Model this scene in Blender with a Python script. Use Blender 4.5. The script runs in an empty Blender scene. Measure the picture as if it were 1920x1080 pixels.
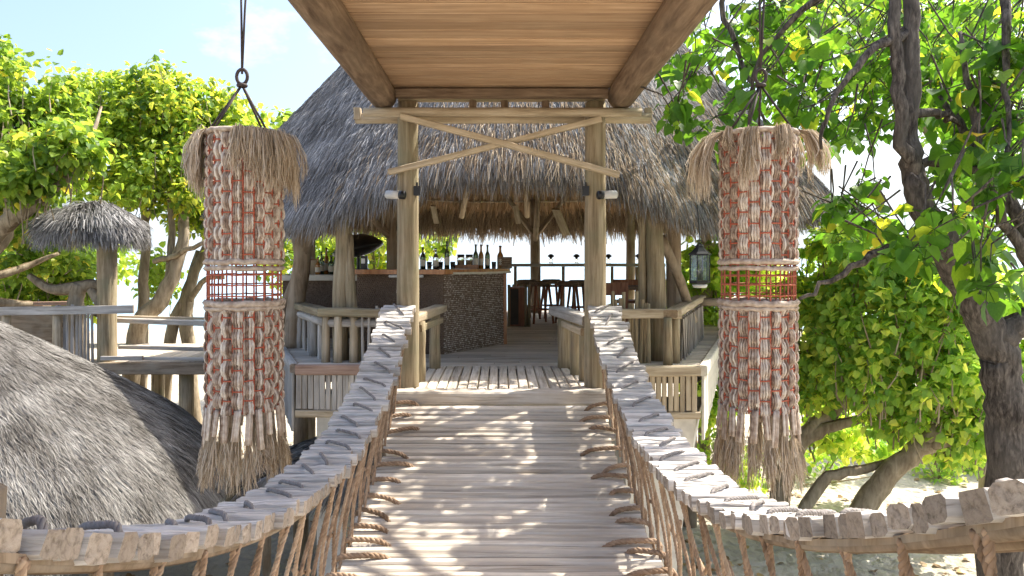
import bpy, math, random
import numpy as np
from mathutils import Vector, Matrix, noise as mnoise

# ------------------------------------------------------------------ camera, sky, sun, exposure
random.seed(7); rng = np.random.default_rng(7)
SC = bpy.context.scene
COL = SC.collection
CZ = 4.2                      # camera height above the sand
F = 1400.0                    # focal length in photograph pixels (1920 wide)
R = math.radians
cam_d = bpy.data.cameras.new('camera'); cam = bpy.data.objects.new('camera', cam_d); COL.objects.link(cam)
cam.location = (0, 0, CZ); cam.rotation_euler = (R(90), 0, 0)
cam_d.sensor_width = 36; cam_d.lens = F / 1920 * 36
cam_d.shift_x = 20 / 1920; cam_d.shift_y = -50 / 1920
cam_d.clip_start = 0.05; cam_d.clip_end = 20000
SC.camera = cam

SUN_EL = R(52); SUN_DIR = Vector((0.86, 0.50, 0)).normalized()
sun_vec = Vector((SUN_DIR.x * math.cos(SUN_EL), SUN_DIR.y * math.cos(SUN_EL), math.sin(SUN_EL)))
sd = bpy.data.lights.new('sun', 'SUN'); so = bpy.data.objects.new('sun', sd); COL.objects.link(so)
sd.energy = 2.4; sd.angle = R(0.53); sd.color = (1.0, 0.93, 0.82)
so.rotation_euler = sun_vec.to_track_quat('Z', 'Y').to_euler(); so.location = (20, 12, 40)

W_ = bpy.data.worlds.new('World'); SC.world = W_; W_.use_nodes = True
nt = W_.node_tree; nt.nodes.clear()
o_ = nt.nodes.new('ShaderNodeOutputWorld'); bg = nt.nodes.new('ShaderNodeBackground')
sky = nt.nodes.new('ShaderNodeTexSky'); sky.sky_type = 'NISHITA'; sky.sun_disc = False
sky.sun_elevation = SUN_EL; sky.sun_rotation = math.atan2(SUN_DIR.x, SUN_DIR.y)
sky.air_density = 1.0; sky.dust_density = 5.0; sky.ozone_density = 3.0
tc = nt.nodes.new('ShaderNodeTexCoord'); mp = nt.nodes.new('ShaderNodeMapping')
mp.inputs['Scale'].default_value = (2.2, 2.2, 4.0); mp.inputs['Location'].default_value = (3.1, 0.4, 1.7)
nz = nt.nodes.new('ShaderNodeTexNoise'); nz.inputs['Scale'].default_value = 1.9; nz.inputs['Detail'].default_value = 7; nz.inputs['Roughness'].default_value = 0.62
cr = nt.nodes.new('ShaderNodeValToRGB'); cr.color_ramp.elements[0].position = 0.58; cr.color_ramp.elements[1].position = 0.84
mx = nt.nodes.new('ShaderNodeMixRGB'); mx.inputs[2].default_value = (4.2, 4.3, 4.5, 1)
nt.links.new(tc.outputs['Generated'], mp.inputs['Vector']); nt.links.new(mp.outputs[0], nz.inputs['Vector'])
nt.links.new(nz.outputs['Fac'], cr.inputs[0]); nt.links.new(cr.outputs[0], mx.inputs[0]); nt.links.new(sky.outputs[0], mx.inputs[1])
sp_ = nt.nodes.new('ShaderNodeSeparateXYZ'); nt.links.new(tc.outputs['Generated'], sp_.inputs[0])
hz = nt.nodes.new('ShaderNodeMapRange'); hz.interpolation_type = 'SMOOTHSTEP'; nt.links.new(sp_.outputs['Z'], hz.inputs['Value'])    # pale sea haze low over the horizon, all the way round
hz.inputs['From Min'].default_value = 0.0; hz.inputs['From Max'].default_value = 0.22; hz.inputs['To Min'].default_value = 0.85; hz.inputs['To Max'].default_value = 0.0
mh = nt.nodes.new('ShaderNodeMixRGB'); mh.inputs[2].default_value = (3.3, 3.7, 4.1, 1); nt.links.new(hz.outputs[0], mh.inputs[0]); nt.links.new(mx.outputs[0], mh.inputs[1])
nt.links.new(mh.outputs[0], bg.inputs['Color']); bg.inputs['Strength'].default_value = 0.088
nt.links.new(bg.outputs[0], o_.inputs['Surface'])

vs = SC.view_settings
vs.view_transform = 'Standard'; vs.look = 'None'; vs.gamma = 1.0; vs.use_curve_mapping = False
vs.exposure = 2.17
SC.cycles.max_bounces = 7; SC.cycles.diffuse_bounces = 4; SC.cycles.transparent_max_bounces = 8
SC.cycles.use_denoising = True; SC.cycles.caustics_reflective = False; SC.cycles.caustics_refractive = False

# ------------------------------------------------------------------ helpers
def V(x, y, zr): return Vector((x, y, zr + CZ))
def P(px, py, Y):                                       # a place at distance Y, read off the photograph
    return Vector(((px - 940) * Y / F, Y, CZ + (490 - py) * Y / F))
def sv(*a): return tuple(a)
WM = {}
def tag(o, label=None, cat=None, group=None, kind=None):
    if label: o['label'] = label
    if cat: o['category'] = cat
    if group: o['group'] = group
    if kind: o['kind'] = kind
    return o
def put(o, M, parent=None):
    WM[o.name] = M
    if parent is not None:
        o.parent = parent
        o.matrix_basis = WM[parent.name].inverted() @ M
    else:
        o.matrix_basis = M
def empty(name, loc, label=None, cat=None, group=None, kind=None):
    o = bpy.data.objects.new(name, None); COL.objects.link(o); o.empty_display_size = 0.2
    put(o, Matrix.Translation(loc)); return tag(o, label, cat, group, kind)
def ob(name, me, M=None, parent=None):
    o = bpy.data.objects.new(name, me); COL.objects.link(o)
    put(o, M if M is not None else Matrix.Identity(4), parent); return o

def unit(a): return a / (np.linalg.norm(a, axis=1)[:, None] + 1e-9)
class MB:
    def __init__(s): s.v = []; s.q = []; s.t = []; s.r = []; s.n = 0
    def add(s, v, quads=None, tris=None, rnd=0.5):
        v = np.asarray(v, float).reshape(-1, 3); k = len(v)
        s.v.append(v); s.r.append(np.full(k, rnd) if np.isscalar(rnd) else np.asarray(rnd, float))
        if quads is not None and len(quads): s.q.append(np.asarray(quads, int).reshape(-1, 4) + s.n)
        if tris is not None and len(tris): s.t.append(np.asarray(tris, int).reshape(-1, 3) + s.n)
        s.n += k
    def tube(s, pts, rad, sides=6, caps=True, rnd=0.5, wob=0.0):
        pts = np.asarray([tuple(p) for p in pts], float); n = len(pts)
        rad = np.full(n, rad) if np.isscalar(rad) else np.asarray(rad, float)
        tg = np.gradient(pts, axis=0); tg /= np.linalg.norm(tg, axis=1)[:, None] + 1e-9
        a = np.array((1., 0, 0)) if abs(tg[0][0]) < 0.8 else np.array((0, 1., 0))
        u = a - tg[0] * a.dot(tg[0]); u /= np.linalg.norm(u)
        an = np.arange(sides) * 2 * math.pi / sides; ca, sa = np.cos(an), np.sin(an)
        rings = []
        for i in range(n):
            u = u - tg[i] * u.dot(tg[i]); u /= np.linalg.norm(u) + 1e-9
            w = np.cross(tg[i], u)
            rr = rad[i] * (1 + wob * (rng.random(sides) - .5)) if wob else np.full(sides, rad[i])
            rings.append(pts[i] + (ca * rr)[:, None] * u + (sa * rr)[:, None] * w)
        v = np.concatenate(rings); q = []
        for i in range(n - 1):
            for j in range(sides):
                k = (j + 1) % sides
                q.append((i * sides + j, i * sides + k, (i + 1) * sides + k, (i + 1) * sides + j))
        t = []
        if caps:
            v = np.concatenate([v, pts[:1], pts[-1:]]); c0 = n * sides; c1 = c0 + 1; b = (n - 1) * sides
            for j in range(sides):
                k = (j + 1) % sides
                t.append((c0, k, j)); t.append((c1, b + j, b + k))
        s.add(v, q, t, rnd)
    def box(s, c, h, M=None, rnd=0.5):
        c = np.array(tuple(c)); h = np.array(tuple(h))
        v = np.array([(x, y, z) for x in (-1, 1) for y in (-1, 1) for z in (-1, 1)]) * h
        if M is not None: v = v @ np.array(M).T
        s.add(v + c, [(0, 1, 3, 2), (4, 6, 7, 5), (0, 4, 5, 1), (2, 3, 7, 6), (0, 2, 6, 4), (1, 5, 7, 3)], rnd=rnd)
    def lathe(s, prof, c=(0, 0, 0), sides=12, rnd=0.5):
        c = np.array(tuple(c)); an = np.arange(sides) * 2 * math.pi / sides; v = []; q = []
        for r_, z in prof:
            v.append(np.stack([np.cos(an) * r_, np.sin(an) * r_, np.full(sides, z)], 1) + c)
        for i in range(len(prof) - 1):
            for j in range(sides):
                k = (j + 1) % sides; q.append((i * sides + j, i * sides + k, (i + 1) * sides + k, (i + 1) * sides + j))
        s.add(np.concatenate(v), q, rnd=rnd)
    def mesh(s, name, mat, smooth=False):
        v = np.concatenate(s.v); me = bpy.data.meshes.new(name)
        q = np.concatenate(s.q) if s.q else np.zeros((0, 4), int); t = np.concatenate(s.t) if s.t else np.zeros((0, 3), int)
        nl = len(q) * 4 + len(t) * 3
        me.vertices.add(len(v)); me.vertices.foreach_set('co', v.astype(np.float32).ravel())
        me.loops.add(nl); me.loops.foreach_set('vertex_index', np.concatenate([q.ravel(), t.ravel()]).astype(np.int32))
        me.polygons.add(len(q) + len(t))
        st = np.concatenate([np.arange(len(q)) * 4, len(q) * 4 + np.arange(len(t)) * 3]).astype(np.int32)
        me.polygons.foreach_set('loop_start', st)
        me.polygons.foreach_set('use_smooth', np.full(len(q) + len(t), smooth))
        me.update(calc_edges=True); me.validate()
        if len(me.vertices) == len(v):
            a = me.attributes.new('rnd', 'FLOAT', 'POINT'); a.data.foreach_set('value', np.concatenate(s.r).astype(np.float32))
        me.materials.append(mat); return me

def frame(p0, p1, up=(0, 0, 1)):
    p0 = Vector(p0); z = (Vector(p1) - p0).normalized(); u = Vector(up)
    if abs(z.dot(u)) > 0.97: u = Vector((0, 1, 0))
    x = u.cross(z).normalized(); y = z.cross(x)
    M = Matrix((x, y, z)).transposed().to_4x4(); M.translation = p0; return M
def log(name, p0, p1, r0, r1, mat, parent, sides=12, n=5, wob=0.06, bend=0.0):
    L = (Vector(p1) - Vector(p0)).length; b = MB()
    off = [(bend * math.sin(math.pi * i / n) * random.uniform(.5, 1.2), bend * math.sin(math.pi * i / n) * random.uniform(-1, 1)) for i in range(n + 1)]
    pts = [(off[i][0], off[i][1], L * i / n) for i in range(n + 1)]
    b.tube(pts, [(r0 + (r1 - r0) * i / n) * random.uniform(1 - wob, 1 + wob) for i in range(n + 1)], sides, True, 0.5, wob)
    return ob(name, b.mesh(name, mat, True if sides > 7 else False), frame(p0, p1), parent)
def unit_beam(name, w, h, L, mat, ch=0.14, n=1, jit=0.0):
    """a chamfered bar along local Z, w along X, h along Y, from z = 0 to L"""
    c = ch * min(w, h); a, d = w / 2, h / 2
    prof = [(-a + c, -d), (a - c, -d), (a, -d + c), (a, d - c), (a - c, d), (-a + c, d), (-a, d - c), (-a, -d + c)]
    v = []; q = []
    for i in range(n + 1):
        jx, jy = (random.uniform(-jit, jit), random.uniform(-jit, jit))
        for (x, y) in prof:
            v.append((x + jx + random.uniform(-jit, jit) * .6, y + jy + random.uniform(-jit, jit) * .6, L * i / n + (random.uniform(-jit, jit) if i in (0, n) else 0)))
    for i in range(n):
        for j in range(8): q.append((i * 8 + j, i * 8 + (j + 1) % 8, (i + 1) * 8 + (j + 1) % 8, (i + 1) * 8 + j))
    e = n * 8
    q += [(3, 2, 1, 0), (7, 4, 3, 0), (7, 6, 5, 4), (e, e + 1, e + 2, e + 3), (e, e + 3, e + 4, e + 7), (e + 4, e + 5, e + 6, e + 7)]
    b = MB(); b.add(v, q); return b.mesh(name, mat)
def beam(name, p0, p1, w, h, mat, parent, up=(0, 0, 1), ch=0.14, n=2, jit=0.003):
    L = (Vector(p1) - Vector(p0)).length
    return ob(name, unit_beam(name, w, h, L, mat, ch, n, jit), frame(p0, p1, up), parent)
def rope(name, pts, r, mat, parent, sides=6, rnd=.5):
    p0 = Vector(pts[0]); b = MB(); b.tube([Vector(p) - p0 for p in pts], r, sides, True, rnd)
    return ob(name, b.mesh(name, mat, True), Matrix.Translation(p0), parent)
def twisted(name, pts, r, mat, parent, rnd=.5, strands=3, pitch=5.5, k=6):
    s = smooth_path([(*Vector(p), r) for p in pts], k)[:, :3]; p0 = Vector(s[0]); b = MB()
    seg = np.linalg.norm(np.diff(s, axis=0), axis=1); arc = np.concatenate([[0], np.cumsum(seg)]); n = max(6, int(arc[-1] / (r * pitch) * 5)); u = np.linspace(0, arc[-1], n)
    c = np.stack([np.interp(u, arc, s[:, i]) for i in range(3)], 1); tg = np.gradient(c, axis=0); tg /= np.linalg.norm(tg, axis=1)[:, None] + 1e-9
    a = np.array((.31, .9, .3)); e1 = unit(np.cross(tg, a)); e2 = np.cross(tg, e1)
    for j in range(strands):
        ph = u / (r * pitch) * 2 * math.pi + j * 2 * math.pi / strands
        b.tube(c + r * .5 * (np.cos(ph)[:, None] * e1 + np.sin(ph)[:, None] * e2) - np.array(p0), r * .56, 5, True, rnd + random.uniform(-.15, .15))
    return ob(name, b.mesh(name, mat, True), Matrix.Translation(p0), parent)
def smooth_path(pts, k=5):
    """Catmull-Rom through points (x, y, z, radius)"""
    p = [np.array(tuple(a), float) for a in pts]; p = [2 * p[0] - p[1]] + p + [2 * p[-1] - p[-2]]; out = []
    for i in range(1, len(p) - 2):
        for j in range(k):
            t = j / k
            out.append(.5 * ((2 * p[i]) + (-p[i - 1] + p[i + 1]) * t + (2 * p[i - 1] - 5 * p[i] + 4 * p[i + 1] - p[i + 2]) * t * t + (-p[i - 1] + 3 * p[i] - 3 * p[i + 1] + p[i + 2]) * t ** 3))
    out.append(p[-2]); return np.array(out)

# ------------------------------------------------------------------ materials
def nodes(name):
    m = bpy.data.materials.new(name); m.use_nodes = True; t = m.node_tree; t.nodes.clear()
    out = t.nodes.new('ShaderNodeOutputMaterial'); p = t.nodes.new('ShaderNodeBsdfPrincipled')
    t.links.new(p.outputs[0], out.inputs[0]); return m, t, p, out
def ramp(t, stops):
    r = t.nodes.new('ShaderNodeValToRGB'); e = r.color_ramp.elements
    while len(e) < len(stops): e.new(0.5)
    for el, (pos, c) in zip(e, stops): el.position = pos; el.color = (*c, 1)
    return r
def math_n(t, op, a, b=None):
    n = t.nodes.new('ShaderNodeMath'); n.operation = op
    for i, x in enumerate((a, b)):
        if x is None: continue
        if isinstance(x, (int, float)): n.inputs[i].default_value = x
        else: t.links.new(x, n.inputs[i])
    return n.outputs[0]
def wood(name, dark, mid, light, sx=26, sz=1.6, rough=.85, bump=.35, patch=None, var=.35, spec=.2, lo=.28, hi=.72):
    m, t, p, out = nodes(name)
    tcn = t.nodes.new('ShaderNodeTexCoord'); oi = t.nodes.new('ShaderNodeObjectInfo')
    off = t.nodes.new('ShaderNodeVectorMath'); off.operation = 'MULTIPLY_ADD'
    cb = t.nodes.new('ShaderNodeCombineXYZ')
    for i in range(3): t.links.new(oi.outputs['Random'], cb.inputs[i])
    t.links.new(cb.outputs[0], off.inputs[0]); off.inputs[1].default_value = (31, 57, 83); t.links.new(tcn.outputs['Object'], off.inputs[2])
    mp = t.nodes.new('ShaderNodeMapping'); mp.inputs['Scale'].default_value = (sx, sx, sz); t.links.new(off.outputs[0], mp.inputs[0])
    n1 = t.nodes.new('ShaderNodeTexNoise'); n1.inputs['Scale'].default_value = 1; n1.inputs['Detail'].default_value = 6; n1.inputs['Roughness'].default_value = .65
    n1.inputs['Distortion'].default_value = .4; t.links.new(mp.outputs[0], n1.inputs['Vector'])
    rp = ramp(t, [(lo, dark), ((lo + hi) / 2, mid), (hi, light)]); t.links.new(n1.outputs['Fac'], rp.inputs[0])
    n2 = t.nodes.new('ShaderNodeTexNoise'); n2.inputs['Scale'].default_value = 3.2; n2.inputs['Detail'].default_value = 4; t.links.new(off.outputs[0], n2.inputs['Vector'])
    col = rp.outputs[0]
    if patch:
        r2 = ramp(t, [(.45, (0, 0, 0)), (.66, (1, 1, 1))]); t.links.new(n2.outputs['Fac'], r2.inputs[0])
        mx = t.nodes.new('ShaderNodeMixRGB'); mx.inputs[2].default_value = (*patch, 1)
        t.links.new(math_n(t, 'MULTIPLY', r2.outputs[0], .6), mx.inputs[0]); t.links.new(col, mx.inputs[1]); col = mx.outputs[0]
    hs = t.nodes.new('ShaderNodeHueSaturation'); t.links.new(col, hs.inputs['Color'])
    t.links.new(math_n(t, 'ADD', math_n(t, 'MULTIPLY', oi.outputs['Random'], var), math_n(t, 'ADD', math_n(t, 'MULTIPLY', n2.outputs['Fac'], .5), .75 - var / 2)), hs.inputs['Value'])
    sx_ = t.nodes.new('ShaderNodeSeparateXYZ'); t.links.new(tcn.outputs['Normal'], sx_.inputs[0])      # end grain is darker and browner
    eg = t.nodes.new('ShaderNodeMixRGB'); eg.blend_type = 'MULTIPLY'; eg.inputs[2].default_value = (.60, .53, .46, 1)
    t.links.new(math_n(t, 'GREATER_THAN', math_n(t, 'ABSOLUTE', sx_.outputs['Z']), .8), eg.inputs[0]); t.links.new(hs.outputs[0], eg.inputs[1])
    t.links.new(eg.outputs[0], p.inputs['Base Color']); p.inputs['Roughness'].default_value = rough; p.inputs['Specular IOR Level'].default_value = spec
    bp = t.nodes.new('ShaderNodeBump'); bp.inputs['Strength'].default_value = bump; bp.inputs['Distance'].default_value = .01
    t.links.new(n1.outputs['Fac'], bp.inputs['Height']); t.links.new(bp.outputs[0], p.inputs['Normal'])
    return m
def strand(name, stops, rough=.8, transl=.0, patch=1.3, pscale=1.2):
    """thin fibres: colour by the strand's own random number and by broad weathering"""
    m, t, p, out = nodes(name)
    at = t.nodes.new('ShaderNodeAttribute'); at.attribute_name = 'rnd'
    tcn = t.nodes.new('ShaderNodeTexCoord'); n = t.nodes.new('ShaderNodeTexNoise'); n.inputs['Scale'].default_value = pscale; n.inputs['Detail'].default_value = 5
    t.links.new(tcn.outputs['Object'], n.inputs['Vector'])
    r = ramp(t, stops); t.links.new(math_n(t, 'ADD', math_n(t, 'MULTIPLY', math_n(t, 'SUBTRACT', n.outputs['Fac'], .5), patch), at.outputs['Fac']), r.inputs[0])
    t.links.new(r.outputs[0], p.inputs['Base Color']); p.inputs['Roughness'].default_value = rough; p.inputs['Specular IOR Level'].default_value = .15
    if transl:
        tr = t.nodes.new('ShaderNodeBsdfTranslucent'); t.links.new(r.outputs[0], tr.inputs[0]); mxs = t.nodes.new('ShaderNodeMixShader'); mxs.inputs[0].default_value = transl
        t.links.new(p.outputs[0], mxs.inputs[1]); t.links.new(tr.outputs[0], mxs.inputs[2]); t.links.new(mxs.outputs[0], out.inputs[0])
    return m
def leafmat(name, stops, transl=.5, gain=1.5):
    m, t, p, out = nodes(name)
    at = t.nodes.new('ShaderNodeAttribute'); at.attribute_name = 'rnd'; oi = t.nodes.new('ShaderNodeObjectInfo')
    f = math_n(t, 'FRACT', math_n(t, 'ADD', at.outputs['Fac'], oi.outputs['Random']))
    r = ramp(t, stops); t.links.new(f, r.inputs[0])
    tcn = t.nodes.new('ShaderNodeTexCoord'); n = t.nodes.new('ShaderNodeTexNoise'); n.inputs['Scale'].default_value = 9; t.links.new(tcn.outputs['Object'], n.inputs['Vector'])
    hs = t.nodes.new('ShaderNodeHueSaturation'); t.links.new(r.outputs[0], hs.inputs['Color']); t.links.new(math_n(t, 'ADD', math_n(t, 'MULTIPLY', n.outputs['Fac'], .6), .7), hs.inputs['Value'])
    t.links.new(hs.outputs[0], p.inputs['Base Color']); p.inputs['Roughness'].default_value = .42; p.inputs['Specular IOR Level'].default_value = .35
    tr = t.nodes.new('ShaderNodeBsdfTranslucent'); g = t.nodes.new('ShaderNodeMixRGB'); g.blend_type = 'MULTIPLY'; g.inputs[0].default_value = 1
    g.inputs[2].default_value = (gain * 1.2, gain * 1.02, gain * .6, 1); t.links.new(hs.outputs[0], g.inputs[1]); t.links.new(g.outputs[0], tr.inputs[0])
    mxs = t.nodes.new('ShaderNodeMixShader'); mxs.inputs[0].default_value = transl
    t.links.new(p.outputs[0], mxs.inputs[1]); t.links.new(tr.outputs[0], mxs.inputs[2]); t.links.new(mxs.outputs[0], out.inputs[0])
    return m
def plain(name, c, rough=.6, metal=0, noise=.15, scale=8, spec=.4, bump=0):
    m, t, p, out = nodes(name)
    tcn = t.nodes.new('ShaderNodeTexCoord'); n = t.nodes.new('ShaderNodeTexNoise'); n.inputs['Scale'].default_value = scale; n.inputs['Detail'].default_value = 5
    t.links.new(tcn.outputs['Object'], n.inputs['Vector'])
    r = ramp(t, [(.3, tuple(x * (1 - noise) for x in c)), (.7, tuple(min(1, x * (1 + noise)) for x in c))]); t.links.new(n.outputs['Fac'], r.inputs[0])
    t.links.new(r.outputs[0], p.inputs['Base Color']); p.inputs['Roughness'].default_value = rough; p.inputs['Metallic'].default_value = metal; p.inputs['Specular IOR Level'].default_value = spec
    if bump:
        b = t.nodes.new('ShaderNodeBump'); b.inputs['Strength'].default_value = bump; b.inputs['Distance'].default_value = .02
        t.links.new(n.outputs['Fac'], b.inputs['Height']); t.links.new(b.outputs[0], p.inputs['Normal'])
    return m
def glassmat(name, c, rough=.05, alpha=.35):
    m, t, p, out = nodes(name); p.inputs['Base Color'].default_value = (*c, 1); p.inputs['Roughness'].default_value = rough
    p.inputs['Transmission Weight'].default_value = 1 - alpha; p.inputs['IOR'].default_value = 1.45
    return m

M = {}
M['deck'] = wood('weathered deck wood', (.26, .21, .155), (.56, .50, .42), (.70, .655, .585), sx=40, sz=2.2, var=.42, bump=.6, patch=(.42, .35, .275))
M['rail'] = wood('silvered rail wood', (.20, .18, .155), (.57, .545, .51), (.72, .70, .67), sx=60, sz=3, var=.5, bump=.7, patch=(.42, .375, .32))
M['post'] = wood('post wood', (.13, .095, .055), (.31, .245, .155), (.45, .385, .27), sx=26, sz=1.6, var=.25, patch=(.17, .165, .10), bump=.8)
M['brownpost'] = wood('brown post wood', (.10, .07, .045), (.24, .18, .12), (.36, .28, .20), sx=16, var=.25, patch=(.30, .26, .2))
M['beam'] = wood('dark beam wood', (.08, .05, .032), (.21, .145, .095), (.34, .25, .17), sx=20, sz=2.2, var=.15, bump=1.0, patch=(.13, .095, .065))
M['pale'] = wood('pale pole wood', (.22, .165, .10), (.46, .375, .26), (.60, .515, .385), sx=26, sz=2, var=.3, bump=.6, patch=(.33, .265, .18))
M['ceil'] = wood('ceiling board wood', (.27, .16, .09), (.47, .31, .185), (.61, .43, .275), sx=34, sz=1.4, var=.5, patch=(.33, .205, .115), bump=.15, rough=.6)
M['grey'] = wood('grey timber', (.20, .18, .16), (.40, .37, .33), (.55, .52, .48), sx=18, var=.3)
M['brownedge'] = wood('brown edge board', (.17, .10, .07), (.30, .20, .15), (.42, .31, .25), sx=18)
M['bartop'] = wood('varnished bar top', (.22, .08, .03), (.42, .18, .07), (.55, .28, .12), sx=14, rough=.3, bump=.05, spec=.5)
M['weave'] = wood('dark rattan', (.07, .045, .03), (.17, .12, .085), (.27, .2, .145), sx=60, sz=60, bump=.8)
M['redwood'] = wood('reddish chair wood', (.13, .05, .03), (.27, .12, .07), (.38, .2, .12), sx=20, rough=.5)
M['cream'] = plain('cream board', (.66, .62, .52), .7)
M['chip'] = strand('rattan chips', [(.0, (.26, .21, .165)), (.4, (.50, .43, .36)), (.75, (.66, .60, .52)), (1, (.78, .73, .66))], patch=.3)
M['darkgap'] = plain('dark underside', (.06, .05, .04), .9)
M['thatch'] = strand('grey thatch strands', [(.0, (.06, .056, .052)), (.4, (.19, .185, .18)), (.75, (.32, .315, .31)), (1, (.50, .49, .48))], transl=.1, patch=1.2)
M['thatch_in'] = strand('tan thatch underside', [(.0, (.26, .16, .08)), (.5, (.54, .37, .22)), (1, (.70, .53, .34))], transl=.3, patch=.6)
M['thatch_fr'] = strand('brown eave fringe', [(.0, (.09, .06, .04)), (.5, (.28, .21, .14)), (1, (.46, .38, .27))], transl=.3, patch=.6)
M['thatch_base'] = strand('thatch mat', [(.0, (.05, .045, .04)), (.5, (.12, .11, .10)), (1, (.2, .19, .18))], patch=.8, pscale=6)
M['hut'] = strand('pale hut thatch strands', [(.0, (.065, .058, .05)), (.35, (.145, .135, .122)), (.7, (.22, .21, .193)), (1, (.33, .318, .295))], patch=1.7, pscale=2.4)
M['rope'] = strand('beige rope', [(.0, (.16, .10, .07)), (.4, (.40, .31, .24)), (.7, (.56, .47, .385)), (1, (.70, .63, .54))], patch=1.3, pscale=26)
M['fringe'] = strand('frayed rope strands', [(.0, (.30, .22, .14)), (.5, (.60, .49, .36)), (1, (.76, .67, .55))], transl=.35, patch=.5, pscale=3)
M['net'] = strand('brown net rope', [(.0, (.14, .09, .055)), (.5, (.32, .22, .145)), (1, (.48, .36, .25))], patch=1.0, pscale=30)
M['lash'] = strand('grey lashing rope', [(.0, (.14, .125, .11)), (.5, (.25, .23, .215)), (1, (.36, .335, .32))], patch=1, pscale=40)
M['red'] = plain('red coated wire', (.42, .105, .055), .55)
M['darkrope'] = plain('dark hanging rope', (.055, .04, .035), .8)
M['black'] = plain('black metal', (.012, .012, .013), .35)
M['white'] = plain('white lamp body', (.55, .54, .51), .4)
M['bark'] = wood('tree bark', (.028, .022, .018), (.095, .08, .066), (.20, .17, .14), sx=36, sz=9, var=.1, bump=1.8, patch=(.10, .09, .078), lo=.36, hi=.66)
M['bark2'] = wood('pale tree bark', (.12, .09, .06), (.27, .22, .15), (.42, .36, .27), sx=10, sz=2, var=.2, bump=.8)
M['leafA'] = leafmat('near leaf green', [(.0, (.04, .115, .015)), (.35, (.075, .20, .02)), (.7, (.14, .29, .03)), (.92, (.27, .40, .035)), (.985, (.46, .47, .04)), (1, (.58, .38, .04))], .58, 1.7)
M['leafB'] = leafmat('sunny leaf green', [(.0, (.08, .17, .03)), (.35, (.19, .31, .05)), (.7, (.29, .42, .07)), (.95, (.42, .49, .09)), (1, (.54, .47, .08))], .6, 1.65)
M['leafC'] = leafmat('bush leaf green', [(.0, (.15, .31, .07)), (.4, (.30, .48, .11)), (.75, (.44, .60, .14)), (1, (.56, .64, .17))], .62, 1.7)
M['glassclear'] = glassmat('clear glass', (.9, .95, .95), .03, .05)
M['glassdark'] = glassmat('dark bottle glass', (.10, .13, .07), .05, .35)
M['liquor'] = plain('amber spirit bottle', (.35, .16, .04), .12, spec=.6)
M['label'] = plain('paper label', (.6, .57, .48), .7)
M['cement'] = plain('pale render', (.62, .59, .53), .85, bump=.2)
M['screen'] = plain('pale screen', (.75, .78, .8), .2)

def sandmat():
    m, t, p, out = nodes('coral sand'); tcn = t.nodes.new('ShaderNodeTexCoord')
    n = t.nodes.new('ShaderNodeTexNoise'); n.inputs['Scale'].default_value = .7; n.inputs['Detail'].default_value = 8; t.links.new(tcn.outputs['Object'], n.inputs['Vector'])
    r = ramp(t, [(.3, (.36, .32, .25)), (.55, (.47, .425, .34)), (.75, (.55, .505, .42))]); t.links.new(n.outputs['Fac'], r.inputs[0]); t.links.new(r.outputs[0], p.inputs['Base Color'])
    p.inputs['Roughness'].default_value = .95; p.inputs['Specular IOR Level'].default_value = .1
    n2 = t.nodes.new('ShaderNodeTexNoise'); n2.inputs['Scale'].default_value = 5; n2.inputs['Detail'].default_value = 8; t.links.new(tcn.outputs['Object'], n2.inputs['Vector'])
    b = t.nodes.new('ShaderNodeBump'); b.inputs['Strength'].default_value = 1.0; b.inputs['Distance'].default_value = .16; t.links.new(n2.outputs['Fac'], b.inputs['Height']); t.links.new(b.outputs[0], p.inputs['Normal'])
    return m
def seamat():
    m, t, p, out = nodes('lagoon water'); tcn = t.nodes.new('ShaderNodeTexCoord')
    mp = t.nodes.new('ShaderNodeMapping'); mp.inputs['Scale'].default_value = (.25, .9, 1); t.links.new(tcn.outputs['Object'], mp.inputs[0])
    n = t.nodes.new('ShaderNodeTexNoise'); n.inputs['Scale'].default_value = 1.2; n.inputs['Detail'].default_value = 6; t.links.new(mp.outputs[0], n.inputs['Vector'])
    p.inputs['Base Color'].default_value = (.28, .41, .48, 1); p.inputs['Roughness'].default_value = .32; p.inputs['IOR'].default_value = 1.33
    b = t.nodes.new('ShaderNodeBump'); b.inputs['Strength'].default_value = 1.0; b.inputs['Distance'].default_value = .5; t.links.new(n.outputs['Fac'], b.inputs['Height']); t.links.new(b.outputs[0], p.inputs['Normal'])
    return m
M['dryleaf'] = leafmat('dry leaf brown', [(.0, (.12, .07, .03)), (.5, (.26, .16, .07)), (1, (.42, .30, .12))], .2, 1.0)
M['sand'] = sandmat(); M['sea'] = seamat()

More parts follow.
